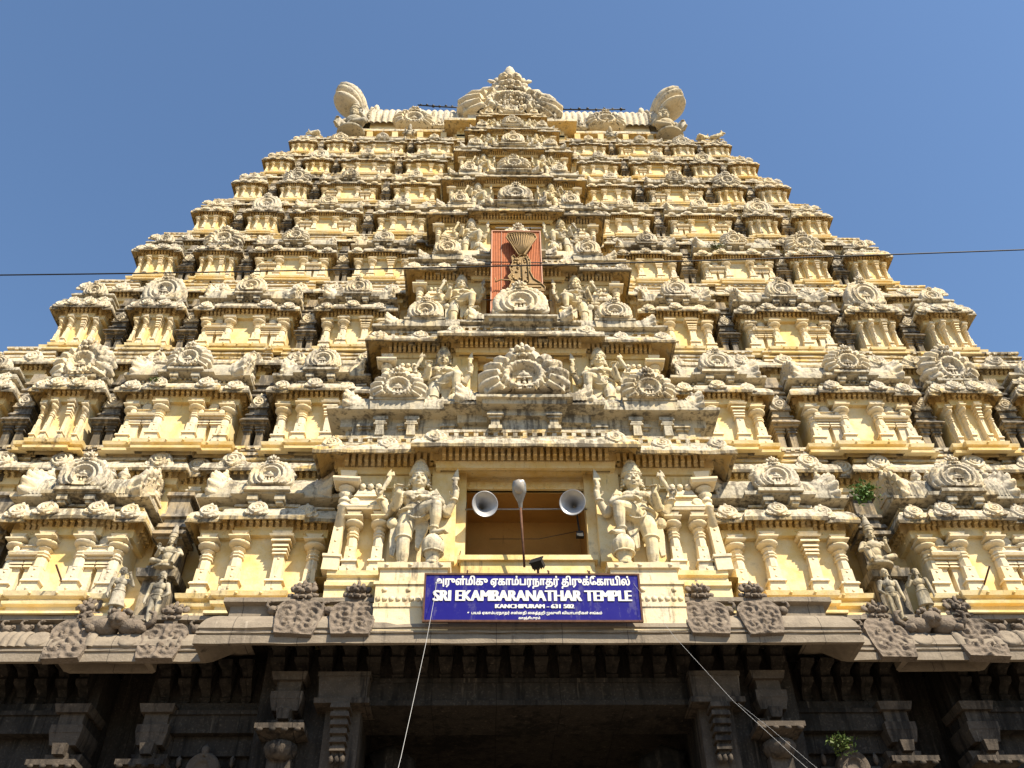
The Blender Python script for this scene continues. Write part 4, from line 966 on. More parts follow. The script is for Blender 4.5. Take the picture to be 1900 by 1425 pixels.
def mk_guardian(mous):
    b = MB()
    # standing leg, lifted leg with its foot on the club
    limb(b, [(-.20, .0, 1.72), (-.26, -.08, 1.35), (-.28, -.12, .86), (-.28, -.05, .5), (-.27, .0, .14)], [.25, .235, .165, .165, .10])
    b.capsule((-.27, .0, .07), (-.30, -.34, .05), .10, .075); b.ball((-.27, .06, .07), (.10, .12, .08), 1)
    for i in range(5): b.capsule((-.38 + .04 * i, -.36, .05), (-.39 + .045 * i, -.46 + .012 * abs(i - 3), .035), .032, .026, 6)
    limb(b, [(-.02, -.02, 1.78), (.26, -.30, 1.90), (.52, -.52, 1.86)], [.29, .245, .175])
    limb(b, [(.52, -.52, 1.86), (.53, -.46, 1.5), (.49, -.36, 1.12)], [.168, .15, .09])
    b.capsule((.49, -.34, 1.06), (.72, -.52, .98), .10, .075); b.ball((.46, -.28, 1.06), .1, 1); b.tube([(.49 + .12 * math.cos(a), -.36 + .12 * math.sin(a), 1.20) for a in np.linspace(0, 6.28, 14)], .03, 6)
    for i in range(5): b.capsule((.71 + .02 * i, -.56 + .03 * i, .97), (.78 + .022 * i, -.64 + .035 * i, .945), .032, .026, 6)
    # torso
    b.ball((-.08, .04, 1.78), (.40, .30, .30), 3); b.ball((-.03, .0, 2.08), (.32, .25, .26), 3); b.ball((.0, -.02, 2.40), (.40, .27, .34), 3)
    for q in (-1, 1): b.ball((.19 * q, -.22, 2.46), (.19, .11, .15), 2); b.ball((.43 * q, .0, 2.56), (.17, .17, .17), 2)
    b.capsule((0, .02, 2.6), (.01, -.04, 2.84), .19, .165)
    # belts, sash, necklaces
    b.tube([(-.06 + .42 * math.cos(a), .02 + .32 * math.sin(a), 1.92 + .03 * math.cos(3 * a)) for a in np.linspace(0, 6.28, 26)], .05, 8)
    for r, z, t in ((.26, 2.66, .035), (.33, 2.56, .03)): b.tube([(r * math.cos(a), -.02 + (r * .82) * math.sin(a), z + .10 * math.sin(a)) for a in np.linspace(0, 6.28, 26)], t, 8)
    disc(b, [(0, .1), (.3, .08), (.45, .03), (.7, .08), (1, 0)], lambda a: 1, 20, T(0, -.27, 2.36) @ S(.17))
    b.tube([(-.36, -.14, 2.62), (-.12, -.27, 2.30), (.18, -.24, 2.05), (.3, -.1, 1.95)], .035, 8)
    b.tube([(.05 + .24 * math.cos(a), -.30 + .2 * math.sin(a) * .4, 1.78 + .24 * math.sin(a)) for a in np.linspace(0, 6.28, 20)], .03, 8)
    b.tube([(-.28 + .20 * math.cos(a), -.10 + .20 * math.sin(a), 1.02) for a in np.linspace(0, 6.28, 20)], .03, 8)
    b.prism([(-.62, .55), (-.50, .5), (-.42, 1.0), (-.40, 1.75), (-.62, 1.7), (-.66, 1.2)], -.02, .10); b.prism([(.02, .75), (.12, .7), (.30, 1.3), (.34, 1.6), (.0, 1.6)], -.10, .06)
    b.ball((-.60, .02, 1.62), (.17, .14, .20), 2)
    # back arms with raised weapons
    limb(b, [(-.42, .05, 2.55), (-.78, .05, 1.98), (-.98, -.12, 2.42)], [.155, .125, .085]); hand(b, (-.99, -.13, 2.45), (-.05, -.1, 1), (.6, -.8, 0), True)
    limb(b, [(-.98, -.2, 2.5), (-.80, -.22, 2.95), (-.72, -.22, 3.18)], [.05, .07, .05]); b.prism([(-.86, 3.1), (-.62, 3.12), (-.66, 3.28), (-.76, 3.22), (-.72, 3.4), (-.82, 3.24)], -.28, -.16)
    limb(b, [(.42, .05, 2.55), (.78, .05, 1.98), (1.0, -.12, 2.42)], [.155, .125, .085]); hand(b, (1.01, -.13, 2.45), (.05, -.1, 1), (-.6, -.8, 0), False)
    limb(b, [(1.0, -.18, 2.62), (.98, -.2, 2.85), (1.02, -.2, 3.1)], [.04, .07, .05]); b.prism([(.88, 3.0), (.98, 2.96), (1.1, 3.0), (1.08, 3.2), (1.06, 3.42), (.98, 3.28)], -.26, -.16)
    for q in (-1, 1): b.tube([(q * .96 + .10 * math.cos(a), -.1 + .1 * math.sin(a), 2.34) for a in np.linspace(0, 6.28, 14)], .03, 6)
    # front arms: raised pointing fist, hand resting on the lifted knee
    limb(b, [(-.44, -.08, 2.52), (-.56, -.22, 2.02), (-.46, -.50, 2.30)], [.16, .13, .09]); hand(b, (-.46, -.50, 2.32), (.05, -.1, 1), (.3, -1, 0), True)
    limb(b, [(.44, -.08, 2.52), (.62, -.25, 2.16), (.30, -.50, 2.16)], [.16, .125, .09]); hand(b, (.28, -.51, 2.16), (-1, -.25, -.25), (0, -.3, -1))
    for q in (-1, 1): b.tube([(q * .5 + .17 * math.cos(a), -.1 + .17 * math.sin(a), 2.36) for a in np.linspace(0, 6.28, 16)], .035, 6); b.prism([(q * .5 - .11, 2.42), (q * .5 + .11, 2.42), (q * .5, 2.64)], -.30, -.2)
    face(b, (.02, -.12, 3.05), .235, .30, mous); crown(b, (.02, -.06, 3.28), .245, .4)
    return fuse(b, 'guardian_statue', M_STAT, .0165, 1)
def mk_club():
    b = MB(); n = 40
    prof = [(.17, 0), (.19, .06), (.15, .12), (.17, .2), (.18, .26), (.24, .36), (.29, .5), (.30, .62), (.27, .76), (.18, .90), (.09, .98), (.02, 1.0)]
    v = []; f = []; m = len(prof)
    for i in range(n):
        a = 2 * math.pi * i / n; k = abs(math.sin(a * 6))
        for r, z in prof: q = r * (1 - (.13 * (1 - k) if z > .3 else 0)); v.append((q * math.cos(a), q * math.sin(a), z))
    for i in range(n):
        for j in range(m - 1): f.append((i * m + j, ((i + 1) % n) * m + j, ((i + 1) % n) * m + j + 1, i * m + j + 1))
    b.add(v, f, True)
    b.tube([(.26 * math.cos(a), .26 * math.sin(a), .36) for a in np.linspace(0, 6.28, 20)], .03, 6)
    return b.mesh('club', M_STAT)
GU = [mk_guardian(False), mk_guardian(True)]; CLUB = mk_club()
TW = ['', 'behind the large fan gable above the doorway', 'beside the lower half of the red panel', 'beside the top of the red panel', 'one storey above the red panel', 'two storeys above the red panel', 'three storeys above the red panel', 'in the topmost little porch']
for k in range(8):
    s, u = HP[k] / 6.48, UP[k]
    for q in (-1, 1):
        rt = obj('guardian_statue', GU[0 if q < 0 else 1], T(q * 3.27 * s, YP[k] + .62 * u, ZP[k] - 3.92 * u) @ S(-q * u * 1.13, u * 1.06, u * 1.02))
        side = 'left' if q < 0 else 'right'
        lab = f'{"clean shaven" if q < 0 else "moustached"} four armed guardian statue on the {side} pedestal over the name board' if k == 0 else f'four armed guardian, {side} one of the pair {TW[k]}'
        tag(rt, lab, 'statue', 'four armed guardians flanking the porch openings')
        if k < 5: obj('club', CLUB, T(q * 3.27 * s, YP[k] + .62 * u, ZP[k] - 3.92 * u) @ S(-q * u * 1.13, u * 1.06, u * 1.02) @ T(.50, -.36, 0), rt)

def mk_standing(skirt):
    b = MB()
    for q in (-1, 1):
        limb(b, [(.11 * q, 0, .9), (.12 * q, -.02, .48), (.12 * q, .02, .08)], [.12, .085, .055]); b.capsule((.12 * q, .02, .05), (.14 * q, -.18, .04), .06, .05)
    if skirt: b.lathe([(.24, .42), (.27, .44), (.22, .8), (.19, 1.05), (.2, 1.1)], 16, 0, 0, 0, .75)
    b.ball((0, 0, .95), (.21, .16, .18), 2); b.ball((0, 0, 1.18), (.17, .13, .18), 2); b.ball((0, -.01, 1.38), (.23, .15, .18), 2)
    b.capsule((0, 0, 1.5), (0, -.01, 1.64), .08, .07)
    for q in (-1, 1): b.ball((.24 * q, 0, 1.46), .09, 2)
    limb(b, [(-.26, 0, 1.46), (-.34, .03, 1.14), (-.36, -.06, .86)], [.085, .065, .045]); hand(b, (-.36, -.06, .85), (0, -.1, -1), (1, 0, 0), False, .5)
    if skirt: limb(b, [(.26, 0, 1.46), (.40, -.05, 1.28), (.26, -.2, 1.56)], [.085, .065, .045]); hand(b, (.25, -.21, 1.57), (-.3, -.1, 1), (0, -1, 0), True, .5)
    else: limb(b, [(.26, 0, 1.46), (.37, 0, 1.14), (.30, -.15, .95)], [.085, .065, .045]); hand(b, (.3, -.15, .95), (-.4, -.4, -.8), (-1, 0, 0), True, .5)
    b.tube([(.20 * math.cos(a), .15 * math.sin(a), 1.02) for a in np.linspace(0, 6.28, 18)], .025, 6)
    face(b, (0, -.03, 1.79), .115, .155, False); b.ball((0, .02, 1.88), (.135, .14, .1), 2)
    if not skirt: b.ball((0, .03, 1.98), (.07, .07, .06), 1)
    return fuse(b, 'standing_statue', M_STAT2, .012, 1)
def mk_seated():
    b = MB()
    b.lathe([(.30, -.06), (.40, -.04), (.42, .02), (.36, .06)], 20, 0, -.05, 0, .85); b.ball((0, .02, .22), (.27, .22, .2), 2); b.ball((0, .0, .5), (.22, .18, .24), 2); b.ball((0, -.02, .74), (.27, .18, .2), 2)
    limb(b, [(-.12, -.02, .2), (-.42, -.25, .22), (-.12, -.36, .12)], [.14, .11, .07]); limb(b, [(.12, -.02, .22), (.36, -.28, .45), (.32, -.34, .06)], [.14, .11, .07]); b.capsule((.32, -.34, .05), (.34, -.48, .04), .06, .045)
    for q in (-1, 1): b.ball((.28 * q, 0, .82), .10, 2); b.tube([(.28 * q + .1 * math.cos(a), .1 * math.sin(a), .72) for a in np.linspace(0, 6.28, 12)], .02, 6)
    limb(b, [(-.3, 0, .82), (-.42, -.05, .55), (-.30, -.26, .68)], [.09, .075, .05]); hand(b, (-.3, -.26, .7), (0, -.2, 1), (0, -1, 0), False, .55)
    limb(b, [(.3, 0, .82), (.45, -.05, .58), (.38, -.26, .52)], [.09, .075, .05]); hand(b, (.38, -.26, .52), (-.3, -.8, -.2), (0, 0, -1), False, .55)
    b.capsule((0, 0, .86), (0, -.02, 1.0), .09, .08); b.tube([(.17 * math.cos(a), -.02 + .14 * math.sin(a), .86 + .05 * math.sin(a)) for a in np.linspace(0, 6.28, 16)], .022, 6)
    face(b, (0, -.05, 1.14), .125, .165, False); crown(b, (0, -.02, 1.26), .135, .2)
    return fuse(b, 'seated_statue', M_STAT2, .013, 1)
ST1, ST2, SEAT = mk_standing(True), mk_standing(False), mk_seated()
SG = 'small figures in the corner recesses'
def fig(me, name, M, lab, g=SG): return tag(obj(name, me, M), lab, 'statue', g)
fig(ST1, 'standing_statue', T(-11.62, 23.45, 14.30) @ RZ(R(25)) @ RY(R(-4)) @ S(.82), 'standing man in a knee length skirt, leaning against the left corner pavilion')
fig(ST2, 'standing_statue', T(-10.55, 23.4, 14.10) @ S(.84), 'bare chested standing statue with head bun in the recess left of the name board')
fig(SEAT, 'seated_statue', T(-10.72, 23.85, 16.10) @ S(.85), 'seated statue on the dark shelf in the recess left of the name board')
fig(ST2, 'standing_statue', T(10.55, 23.4, 14.15) @ S(-.86, .86, .86), 'bare chested standing statue in the recess right of the name board')
fig(ST1, 'standing_statue', T(11.52, 23.5, 14.35) @ RZ(R(-20)) @ S(-.8, .8, .8), 'slim standing statue in a skirt, leaning against the right corner pavilion')
fig(SEAT, 'seated_statue', T(10.62, 23.7, 16.10) @ S(-.98, .96, .98), 'plump seated statue on the shelf in the recess right of the name board')
for q in (-1, 1): fig(SEAT, 'seated_statue', T(q * 9.35, 29.55, 48.75) @ RZ(R(q * 12)) @ S(q * 2.0, 2.0, 1.95), f'large seated statue at the foot of the {"left" if q < 0 else "right"} shell end of the top roof', 'large seated figures on the roof corners')
for q in (-1, 1): fig(SEAT, 'seated_statue', T(q * 6.0, 29.9, 49.0) @ S(.8), f'little seated statue under the {"left" if q < 0 else "right"} carved gable of the top roof', 'little figures on the top ledge')
def mk_bull():
    b = MB(); b.ball((0, 0, .35), (.5, .27, .32), 2); b.ball((.3, 0, .62), (.2, .15, .2), 2); b.capsule((.42, 0, .5), (.68, 0, .78), .2, .15); b.capsule((.72, 0, .80), (.95, 0, .66), .14, .09)
    for q in (-1, 1): b.capsule((.72, .1 * q, .9), (.70, .17 * q, 1.1), .05, .02); b.ball((.64, .2 * q, .82), (.05, .12, .05), 1); b.capsule((.35, .2 * q, .14), (.72, .24 * q, .06), .1, .07); b.capsule((-.35, .22 * q, .2), (-.05, .32 * q, .08), .15, .08)
    return fuse(b, 'bull_statue', M_STAT, .02, 1)
BULL = mk_bull()
for x, a, sd in ((-11.35, 165, 'left end of the top ledge'), (11.15, 20, 'right end of the top ledge, beside the seated figure'), (11.95, -15, 'far right corner of the top ledge')):
    tag(obj('bull_statue', BULL, T(x, 29.3, 48.25) @ RZ(R(a)) @ S(.62)), 'lying bull statue at the ' + sd, 'statue', 'lying bulls on the top ledge')
# ------------------------------------------------------------------ fittings
M_BLUE = plain('blue enamel', (.012, .008, .20), .4, 0, .15, .05, .15)
def enamel():
    s = NT('blue enamel'); run = s.noise(2.6, 5, .6, (2.2, 2.2, .35), off=3.0); f = s.noise(14, 5, .65)
    d = s.step(s.math('ADD', run, s.math('MULTIPLY', s.math('SUBTRACT', f, .5), .5)), .52, .74)
    c = s.mix(s.math('MULTIPLY', d, .30), (.012, .009, .19), (.20, .19, .26)); s.b.inputs['Specular IOR Level'].default_value = .2
    return s.done(c, s.bump(s.noise(1.6, 2), .25, .05), .42)
M_BLUE = enamel()
M_WHITE = plain('white paint', (.80, .80, .76), .5, 0, .08, .05)
M_RUST = plain('rusty iron', (.13, .06, .035), .85, 0, .4, .6)
M_GREY = plain('grey metal', (.30, .30, .29), .4, .6, .2, .1)
M_HORN = plain('aluminium horn', (.42, .43, .45), .42, .35, .12, .05, .5)
M_BLACK = plain('black rubber', (.012, .012, .013), .6)
M_GLASS = plain('milky lamp glass', (.36, .33, .29), .2, 0, .2, .05, .6)
M_RED = plain('red cloth panel', (.42, .135, .05), .8, 0, .2, .3)
M_GOLD = plain('gilded relief', (.27, .17, .055), .6, .25, .35, .4, .5)
M_WIRE = plain('pale nylon cord', (.42, .42, .42), .5)

# name board, tilted a little forward
Wb, Hb = 5.80, 1.36
MBRD = T(.05, 21.80, 13.28) @ RY(R(.15)) @ RX(R(7))
sb = MB(); sb.box(-Wb / 2 + .04, Wb / 2 - .04, -.02, .02, .04, Hb - .04)
board = obj('name_board', sb.mesh('name_board', M_BLUE), MBRD); tag(board, 'long blue enamelled name board with white lettering in a rusty iron frame', 'sign')
fr = MB()
for z in (0, Hb - .05): fr.box(-Wb / 2, Wb / 2, -.04, .05, z, z + .05)
fr2 = MB()
for x in (-Wb / 2, Wb / 2 - .05): fr2.box(x, x + .05, -.04, .05, .05, Hb - .05)
fr.merge(fr2); obj('frame', fr.mesh('frame', M_RUST), MBRD, board)
for x in (-1.75, .45, 1.55):
    rb = MB(); rb.tube([(x, .0, Hb), (x, .35, Hb + .25)], .02, 6); rb.box(x - .02, x + .02, -.05, .03, Hb, Hb + .07); obj('bracket', rb.mesh('bracket', M_RUST), MBRD, board)
# lettering --------------------------------------------------------
def latin(text, cx, z, w, h, bold):
    c = bpy.data.curves.new('t', 'FONT'); c.body = text; c.size = 1; c.resolution_u = 4; c.extrude = .012
    o = bpy.data.objects.new('t', c); COL.objects.link(o); dg = bpy.context.evaluated_depsgraph_get(); dg.update()
    me = bpy.data.meshes.new_from_object(o.evaluated_get(dg)); v = [tuple(p.co) for p in me.vertices]; f = [tuple(p.vertices) for p in me.polygons]
    bpy.data.objects.remove(o); bpy.data.curves.remove(c); bpy.data.meshes.remove(me)
    xs = [p[0] for p in v]; ys = [p[1] for p in v]; x0, x1, y0, y1 = min(xs), max(xs), min(ys), max(ys)
    mb = MB()
    for i in range(5 if bold else 1):
        dx = (i - 2) * bold if bold else 0; e = .0006 * i
        mb.add([(cx + ((p[0] - x0) / (x1 - x0) - .5) * (w - 4 * bold) + dx, -.030 - (p[2] + .012) * .3 - e, z + (p[1] - y0) / (y1 - y0) * h) for p in v], f)
    return mb
def script(text, xa, xb, z, h, fat):
    """lettering from glyph outlines: every outer contour is filled by itself, so overlapping pen strokes stay solid"""
    from mathutils import geometry as ge
    c = bpy.data.curves.new('t', 'FONT'); c.body = text; c.size = 1
    o = bpy.data.objects.new('t', c); COL.objects.link(o); dg = bpy.context.evaluated_depsgraph_get(); dg.update()
    cv = o.to_curve(dg); loops = []
    for sp in cv.splines:
        if sp.type == 'BEZIER':
            bp = sp.bezier_points; P = []
            at_ = []
            for i in range(len(bp)):
                a, b2 = bp[i], bp[(i + 1) % len(bp)]; at_.append(len(P)); P += [q.to_2d() for q in ge.interpolate_bezier(a.co, a.handle_right, b2.handle_left, b2.co, 6)[:-1]]
            if len(bp) == 63: loops.append(P[at_[6]:at_[41] + 1]); P = P[:at_[6] + 1] + P[at_[41]:]   # the letter tha runs over itself: body and tail apart
        else: P = [q.co.to_2d() for q in sp.points]
        if len(P) > 2: loops.append(P)
    bpy.data.objects.remove(o)
    area = lambda P: sum(P[i].x * P[(i + 1) % len(P)].y - P[(i + 1) % len(P)].x * P[i].y for i in range(len(P))) / 2
    sgn = math.copysign(1, area(max(loops, key=lambda P: abs(area(P)))))
    def inside(p, P):
        r = False
        for i in range(len(P)):
            a, b2 = P[i], P[i - 1]
            if (a.y > p.y) != (b2.y > p.y) and p.x < (b2.x - a.x) * (p.y - a.y) / (b2.y - a.y) + a.x: r = not r
        return r
    outs = [[P, []] for P in loops if area(P) * sgn > 0]
    for P in loops:
        if area(P) * sgn > 0: continue
        own = [q for q in outs if inside(P[0], q[0])]
        if own: min(own, key=lambda q: abs(area(q[0])))[1].append(P)
    X = [p.x for P in loops for p in P]; Y = [p.y for P in loops for p in P]; x0, x1, y0, y1 = min(X), max(X), min(Y), max(Y)
    kx, ky = (xb - xa) / (x1 - x0), h / (y1 - y0); mb = MB(); e = 0
    for P, H in outs:
        v3 = [[Vector((p.x, p.y, 0)) for p in q] for q in [P] + H]; tri = ge.tessellate_polygon(v3); flat = [p for q in v3 for p in q]
        for i in range(7 if fat else 1):
            a = 2 * math.pi * i / 6; dx, dz = (fat * math.cos(a), fat * math.sin(a)) if i < 6 and fat else (0, 0); e += 1
            mb.add([(xa + (p.x - x0) * kx + dx, -.0265 - .000004 * e, z + (p.y - y0) * ky + dz) for p in flat], [tuple(t) for t in tri])
    return mb
def uni(s): return ''.join(chr(0x0B80 + int(s[i:i + 2], 16)) if s[i:i + 2] != '__' else ' ' for i in range(0, len(s), 2))
L1 = uni('05B041B3CD2EBF'.replace('B0', '30').replace('B3', '33').replace('CD', '4D').replace('BF', '3F') + '1541' + '__' + '0F153E2E4D2A30283E24304D' + '__' + '243F304115' + '4D' + '47153E' + '2F3F324D')
L4 = uni('092A2F2E4D__0F153E2E4D2A30283E24304D__1A29' + '4D2928'[0:2] + '29243F__4815244D24313F__1C3541333F__353F2F3E2A3E303F15334D__1A19' + '4D152E4D')
L5 = uni('153E1E4D1A3F2A41302E4D') + ' - 2.'
for mb in (script(L1, -2.62, 2.62, .93, .36, .010), latin('SRI EKAMBARANATHAR TEMPLE', 0, .57, 5.3, .30, .0125), latin('KANCHIPURAM - 631 502', .05, .37, 2.1, .11, .007), script(L4, -1.72, 1.82, .18, .115, .003), script(L5, -.38, .33, .05, .10, .003)):
    obj('lettering', mb.mesh('lettering', M_WHITE), MBRD, board)

# loudspeakers ------------------------------------------------------
for px, py, yaw, roll_, sd in ((900, 935, 14, 0, 'left'), (1062, 932, -12, 0, 'right')):
    c = at(px, py, 22.55)
    hm = MB(); prof = [(.045, .62), (.06, .5), (.09, .36), (.15, .22), (.24, .09), (.345, .0), (.365, -.01), (.37, .015), (.35, .03), (.25, .12), (.17, .25), (.11, .38), (.09, .5), (.09, .64), (.02, .65)]
    hm.lathe(prof, 40)
    Mh = Matrix.Translation(c) @ RZ(R(yaw)) @ RX(R(-90)) @ RX(R(22)) @ S(1.08) 
    ls = obj('loudspeaker', hm.mesh('loudspeaker', M_HORN), Mh); tag(ls, f'round grey horn loudspeaker hung {sd} of the street lamp in the doorway', 'loudspeaker', 'horn loudspeakers in the doorway')
    dv = MB(); dv.lathe([(.02, .6), (.13, .61), (.15, .66), (.15, .82), (.11, .86), (.02, .87)], 20); obj('driver', dv.mesh('driver', M_GREY), Mh, ls)
    br = MB(); br.tube([(0, .16, .45), (0, .2, .5), (0, .02, .75)], .018, 6); br.tube([(0, .0, .8), (0, -.5, .95)], .02, 6); obj('bracket', br.mesh('bracket', M_RUST), Mh, ls)
# pipe that carries them
bar = MB(); bar.tube([(-1.85, 23.05, 17.72), (1.87, 23.05, 17.74)], .025, 8); tag(obj('pipe', bar.mesh('pipe', M_GREY), Matrix()), 'thin grey pipe across the doorway behind the horn loudspeakers', 'pipe')
# street lamp
b0, t0 = at(973, 1052, 22.45), at(966, 942, 22.10)
pl = MB(); pl.tube([b0, b0.lerp(t0, .5), t0], .035, 10); lamp = obj('street_lamp', None, Matrix.Translation(b0)); tag(lamp, 'old street lamp with milky cover on a thin leaning rusty pole', 'lamp')
obj('pole', pl.mesh('pole', M_RUST), Matrix(), lamp)
d = (at(962, 888, 21.75) - t0); L = d.length; Ml = Matrix.Translation(t0) @ d.to_track_quat('Y', 'Z').to_matrix().to_4x4()
def shell(s, k): 
    def f(a, t):
        th = 2 * math.pi * a; y = L * (t - .02); p = [(.0, .05), (.18, .07), (.36, .14), (.55, .21), (.8, .21), (.95, .17), (1.0, .02)]
        i = 0
        while i < len(p) - 2 and t > p[i + 1][0]: i += 1
        q = (t - p[i][0]) / (p[i + 1][0] - p[i][0]); r = p[i][1] * (1 - q) + p[i + 1][1] * q
        return (r * s * math.cos(th), y, k * r * .55 * math.sin(th))
    m = MB(); m.grid(f, 24, 22, True, None, True); return m
obj('lamp_head', shell(1.0, .8).mesh('lamp_head', M_GREY), Ml, lamp)
gl = MB(); gl.ball((0, L * .70, -.06), (.165, L * .26, .11), 3); obj('lamp_cover', gl.mesh('lamp_cover', M_GLASS), Ml, lamp)
# floodlight on the sill
c = at(998, 1046, 22.2); Mf = Matrix.Translation(c) @ RZ(R(-30)) @ RX(R(-35))
fl = MB(); fl.box(-.17, .17, -.10, .08, -.11, .11, .03, .03); fl.box(-.19, .19, -.13, -.10, -.13, .13)
for i in range(5): fl.box(-.15 + i * .07, -.13 + i * .07, .08, .15, -.09, .09)
f_ = obj('floodlight', fl.mesh('floodlight', M_BLACK), Mf); tag(f_, 'small black floodlight on a stub post above the name board', 'floodlight')
ps = MB(); ps.tube([c + Vector((0, .05, -.45)), c + Vector((0, .05, -.1))], .035, 8); ps.tube([c + Vector((0, .1, -.1)), c + Vector((-.2, .15, .1)), c + Vector((-.22, .12, .2))], .02, 6); obj('post', ps.mesh('post', M_RUST), Matrix(), f_)
# tube lights
M_TUBE = plain('unlit white tube', (.75, .76, .74), .3)
for px, py, y, L, k, lab in ((965, 664, 24.05, 2.5, 0, 'unlit white tube light under the lintel behind the large fan gable'), (962, 423, 25.75, 2.1, 1, 'unlit white tube light above the top edge of the red panel')):
    c = at(px, py, y); tb = MB(); tb.tube([(-L / 2, 0, 0), (L / 2, 0, 0)], .035, 8); o = obj('tube_light', tb.mesh('tube_light', M_TUBE), Matrix.Translation(c)); tag(o, lab, 'light', 'tube lights under the lintels')
    for x in (-L * .25, L * .25): h = MB(); h.box(x - .03, x + .03, -.02, .08, -.06, .07); obj('holder', h.mesh('holder', M_BLACK), Matrix.Translation(c), o)
# red panel with gilded relief ------------------------------------
yb, yt = 23.72, 23.86
BL, BR, TL, TR = at(909, 598, yb), at(1011, 598, yb), at(914, 429, yt), at(1004, 430, yt)
up_ = (TL + TR) / 2 - (BL + BR) / 2; Hh = up_.length; wdt = ((TR - TL).length + (BR - BL).length) / 2; mid = (BL + BR) / 2
zx = up_.normalized(); xx = Vector((1, 0, 0)); yy = zx.cross(xx).normalized(); MP = Matrix(((xx.x, yy.x, zx.x, mid.x), (xx.y, yy.y, zx.y, mid.y), (xx.z, yy.z, zx.z, mid.z), (0, 0, 0, 1)))
pn = MB(); n = 60
pn.grid(lambda a, t: (-wdt / 2 + wdt * a, .012 * math.sin(a * 190), Hh * t), 240, 3, False); pn.box(-wdt / 2, wdt / 2, .02, .05, 0, Hh)
panel = obj('decorated_panel', pn.mesh('decorated_panel', M_RED), MP); tag(panel, 'red corrugated panel with a gilded relief, hung over two openings of the tower', 'panel')
fr = MB()
for x in (-wdt / 2, wdt / 2 - .04): fr.box(x, x + .04, -.05, .0, 0, Hh)
fr.box(-wdt / 2 + .04, wdt / 2 - .04, -.05, 0, Hh - .04, Hh); fr.box(-wdt * .30, -wdt * .29, -.03, 0, 0, Hh - .04); obj('frame', fr.mesh('frame', plain('pale red wood', (.55, .30, .2), .7)), MP, panel)
tr = MB(); tr.tube([(-wdt / 2 - .2, -.07, Hh * .62), (wdt / 2 + .2, -.07, Hh * .62)], .022, 6); tr.tube([(-wdt / 2 - .3, -.07, Hh * .21), (wdt / 2 + .3, -.07, Hh * .21)], .02, 6); obj('tie_rope', tr.mesh('tie_rope', M_BLACK), MP, panel)
em = MB(); W2 = wdt
hood = [(.0, .66), (.07, .66), (.22, .80), (.30, .86), (.27, .905), (.15, .92), (0, .925)]; hood = hood + [(-x, z) for x, z in reversed(hood[1:-1])]
bodyo = [(-.22, .27), (.42, .27), (.43, .31), (.34, .36), (.22, .40), (.15, .48), (.16, .60), (.10, .66), (-.02, .66), (-.10, .62), (-.16, .66), (-.20, .64), (-.18, .57), (-.24, .52), (-.20, .46), (-.27, .42), (-.2, .36), (-.25, .31)]
cxo = .10
for o_, y0 in ((hood, -.26), (bodyo, -.24)):
    em.prism([((x + cxo) * W2, z * Hh) for x, z in o_][::1], y0, y0 + .06)
    P = [((x + cxo) * W2, y0 - .02, z * Hh) for x, z in o_]; em.tube(P + [P[0]], .028, 6)
for i in range(11):
    a = (i - 5) / 5; em.tube([((cxo + .03 * a) * W2, -.29, .67 * Hh), ((cxo + .16 * a) * W2, -.29, .78 * Hh), ((cxo + .25 * a) * W2, -.29, (.895 - .02 * a * a) * Hh)], .018, 6); em.ball(((cxo + .26 * a) * W2, -.28, (.905 - .02 * a * a) * Hh), .045, 1)
em.tube([((cxo + x) * W2, -.28, z * Hh) for x, z in ((0.0, .36), (0.0, .58), (.04, .64), (.08, .64), (.12, .58), (.12, .36))], .025, 6)
rg = random.Random(5)
for i in range(46):
    x, z = rg.uniform(-.2, .14), rg.uniform(.33, .63); em.ball(((cxo + x * (1.1 - .6 * (z - .3))) * W2, -.26, z * Hh), (rg.uniform(.03, .08), .03, rg.uniform(.03, .09)), 1)
for z in (.28, .31, .345): em.tube([((cxo - .21) * W2, -.26, z * Hh), ((cxo + .36) * W2, -.26, z * Hh)], .018, 6)
em.tube([((cxo - .22) * W2, -.26, .38 * Hh), ((cxo - .42) * W2, -.26, .385 * Hh), ((cxo - .5) * W2, -.26, .36 * Hh), ((cxo - .52) * W2, -.26, .40 * Hh)], .03, 6)
for x, z in ((-.1, .75), (.2, .45), (-.05, .45), (.2, .32), (-.1, .32), (.15, .8)): em.tube([((cxo + x) * W2, -.22, z * Hh), ((cxo + x) * W2, 0, z * Hh)], .012, 5)
obj('gilded_relief', em.mesh('gilded_relief', M_GOLD), MP, panel)
# cables, cords, rods ----------------------------------------------
cb = MB(); A, B, Cc = at(-60, 511, 13.0), at(960, 493, 13.0), at(1960, 461, 13.0)
def quad(t): return A * (2 * (t - .5) * (t - 1)) + B * (4 * t * (1 - t)) + Cc * (2 * t * (t - .5))
cb.tube([quad(-1 + 3 * i / 60) for i in range(61)], .016, 6); tag(obj('overhead_cable', cb.mesh('overhead_cable', M_BLACK), Matrix()), 'sagging black overhead cable crossing in front of the whole tower', 'cable')
def cord(name, pts, r, mat, lab, cat='cord'):
    m = MB(); m.tube(pts, r, 5); tag(obj(name, m.mesh(name, mat), Matrix()), lab, cat)
cord('cord', [at(812, 1064, 21.7), at(806, 1110, 21.55), at(790, 1195, 21.3), at(765, 1310, 20.8), at(744, 1405, 20.2), at(730, 1460, 19.6)], .006, M_WIRE, 'pale cord hanging over the name board below the clean shaven guardian')
cord('cord', [at(1160, 1062, 21.75), at(1200, 1115, 21.5), at(1252, 1182, 21.2), at(1360, 1300, 20.4), at(1478, 1408, 19.5), at(1560, 1480, 18.8)], .0035, M_WIRE, 'thin pale cord running down from the moustached guardian past the carved granite plaques')
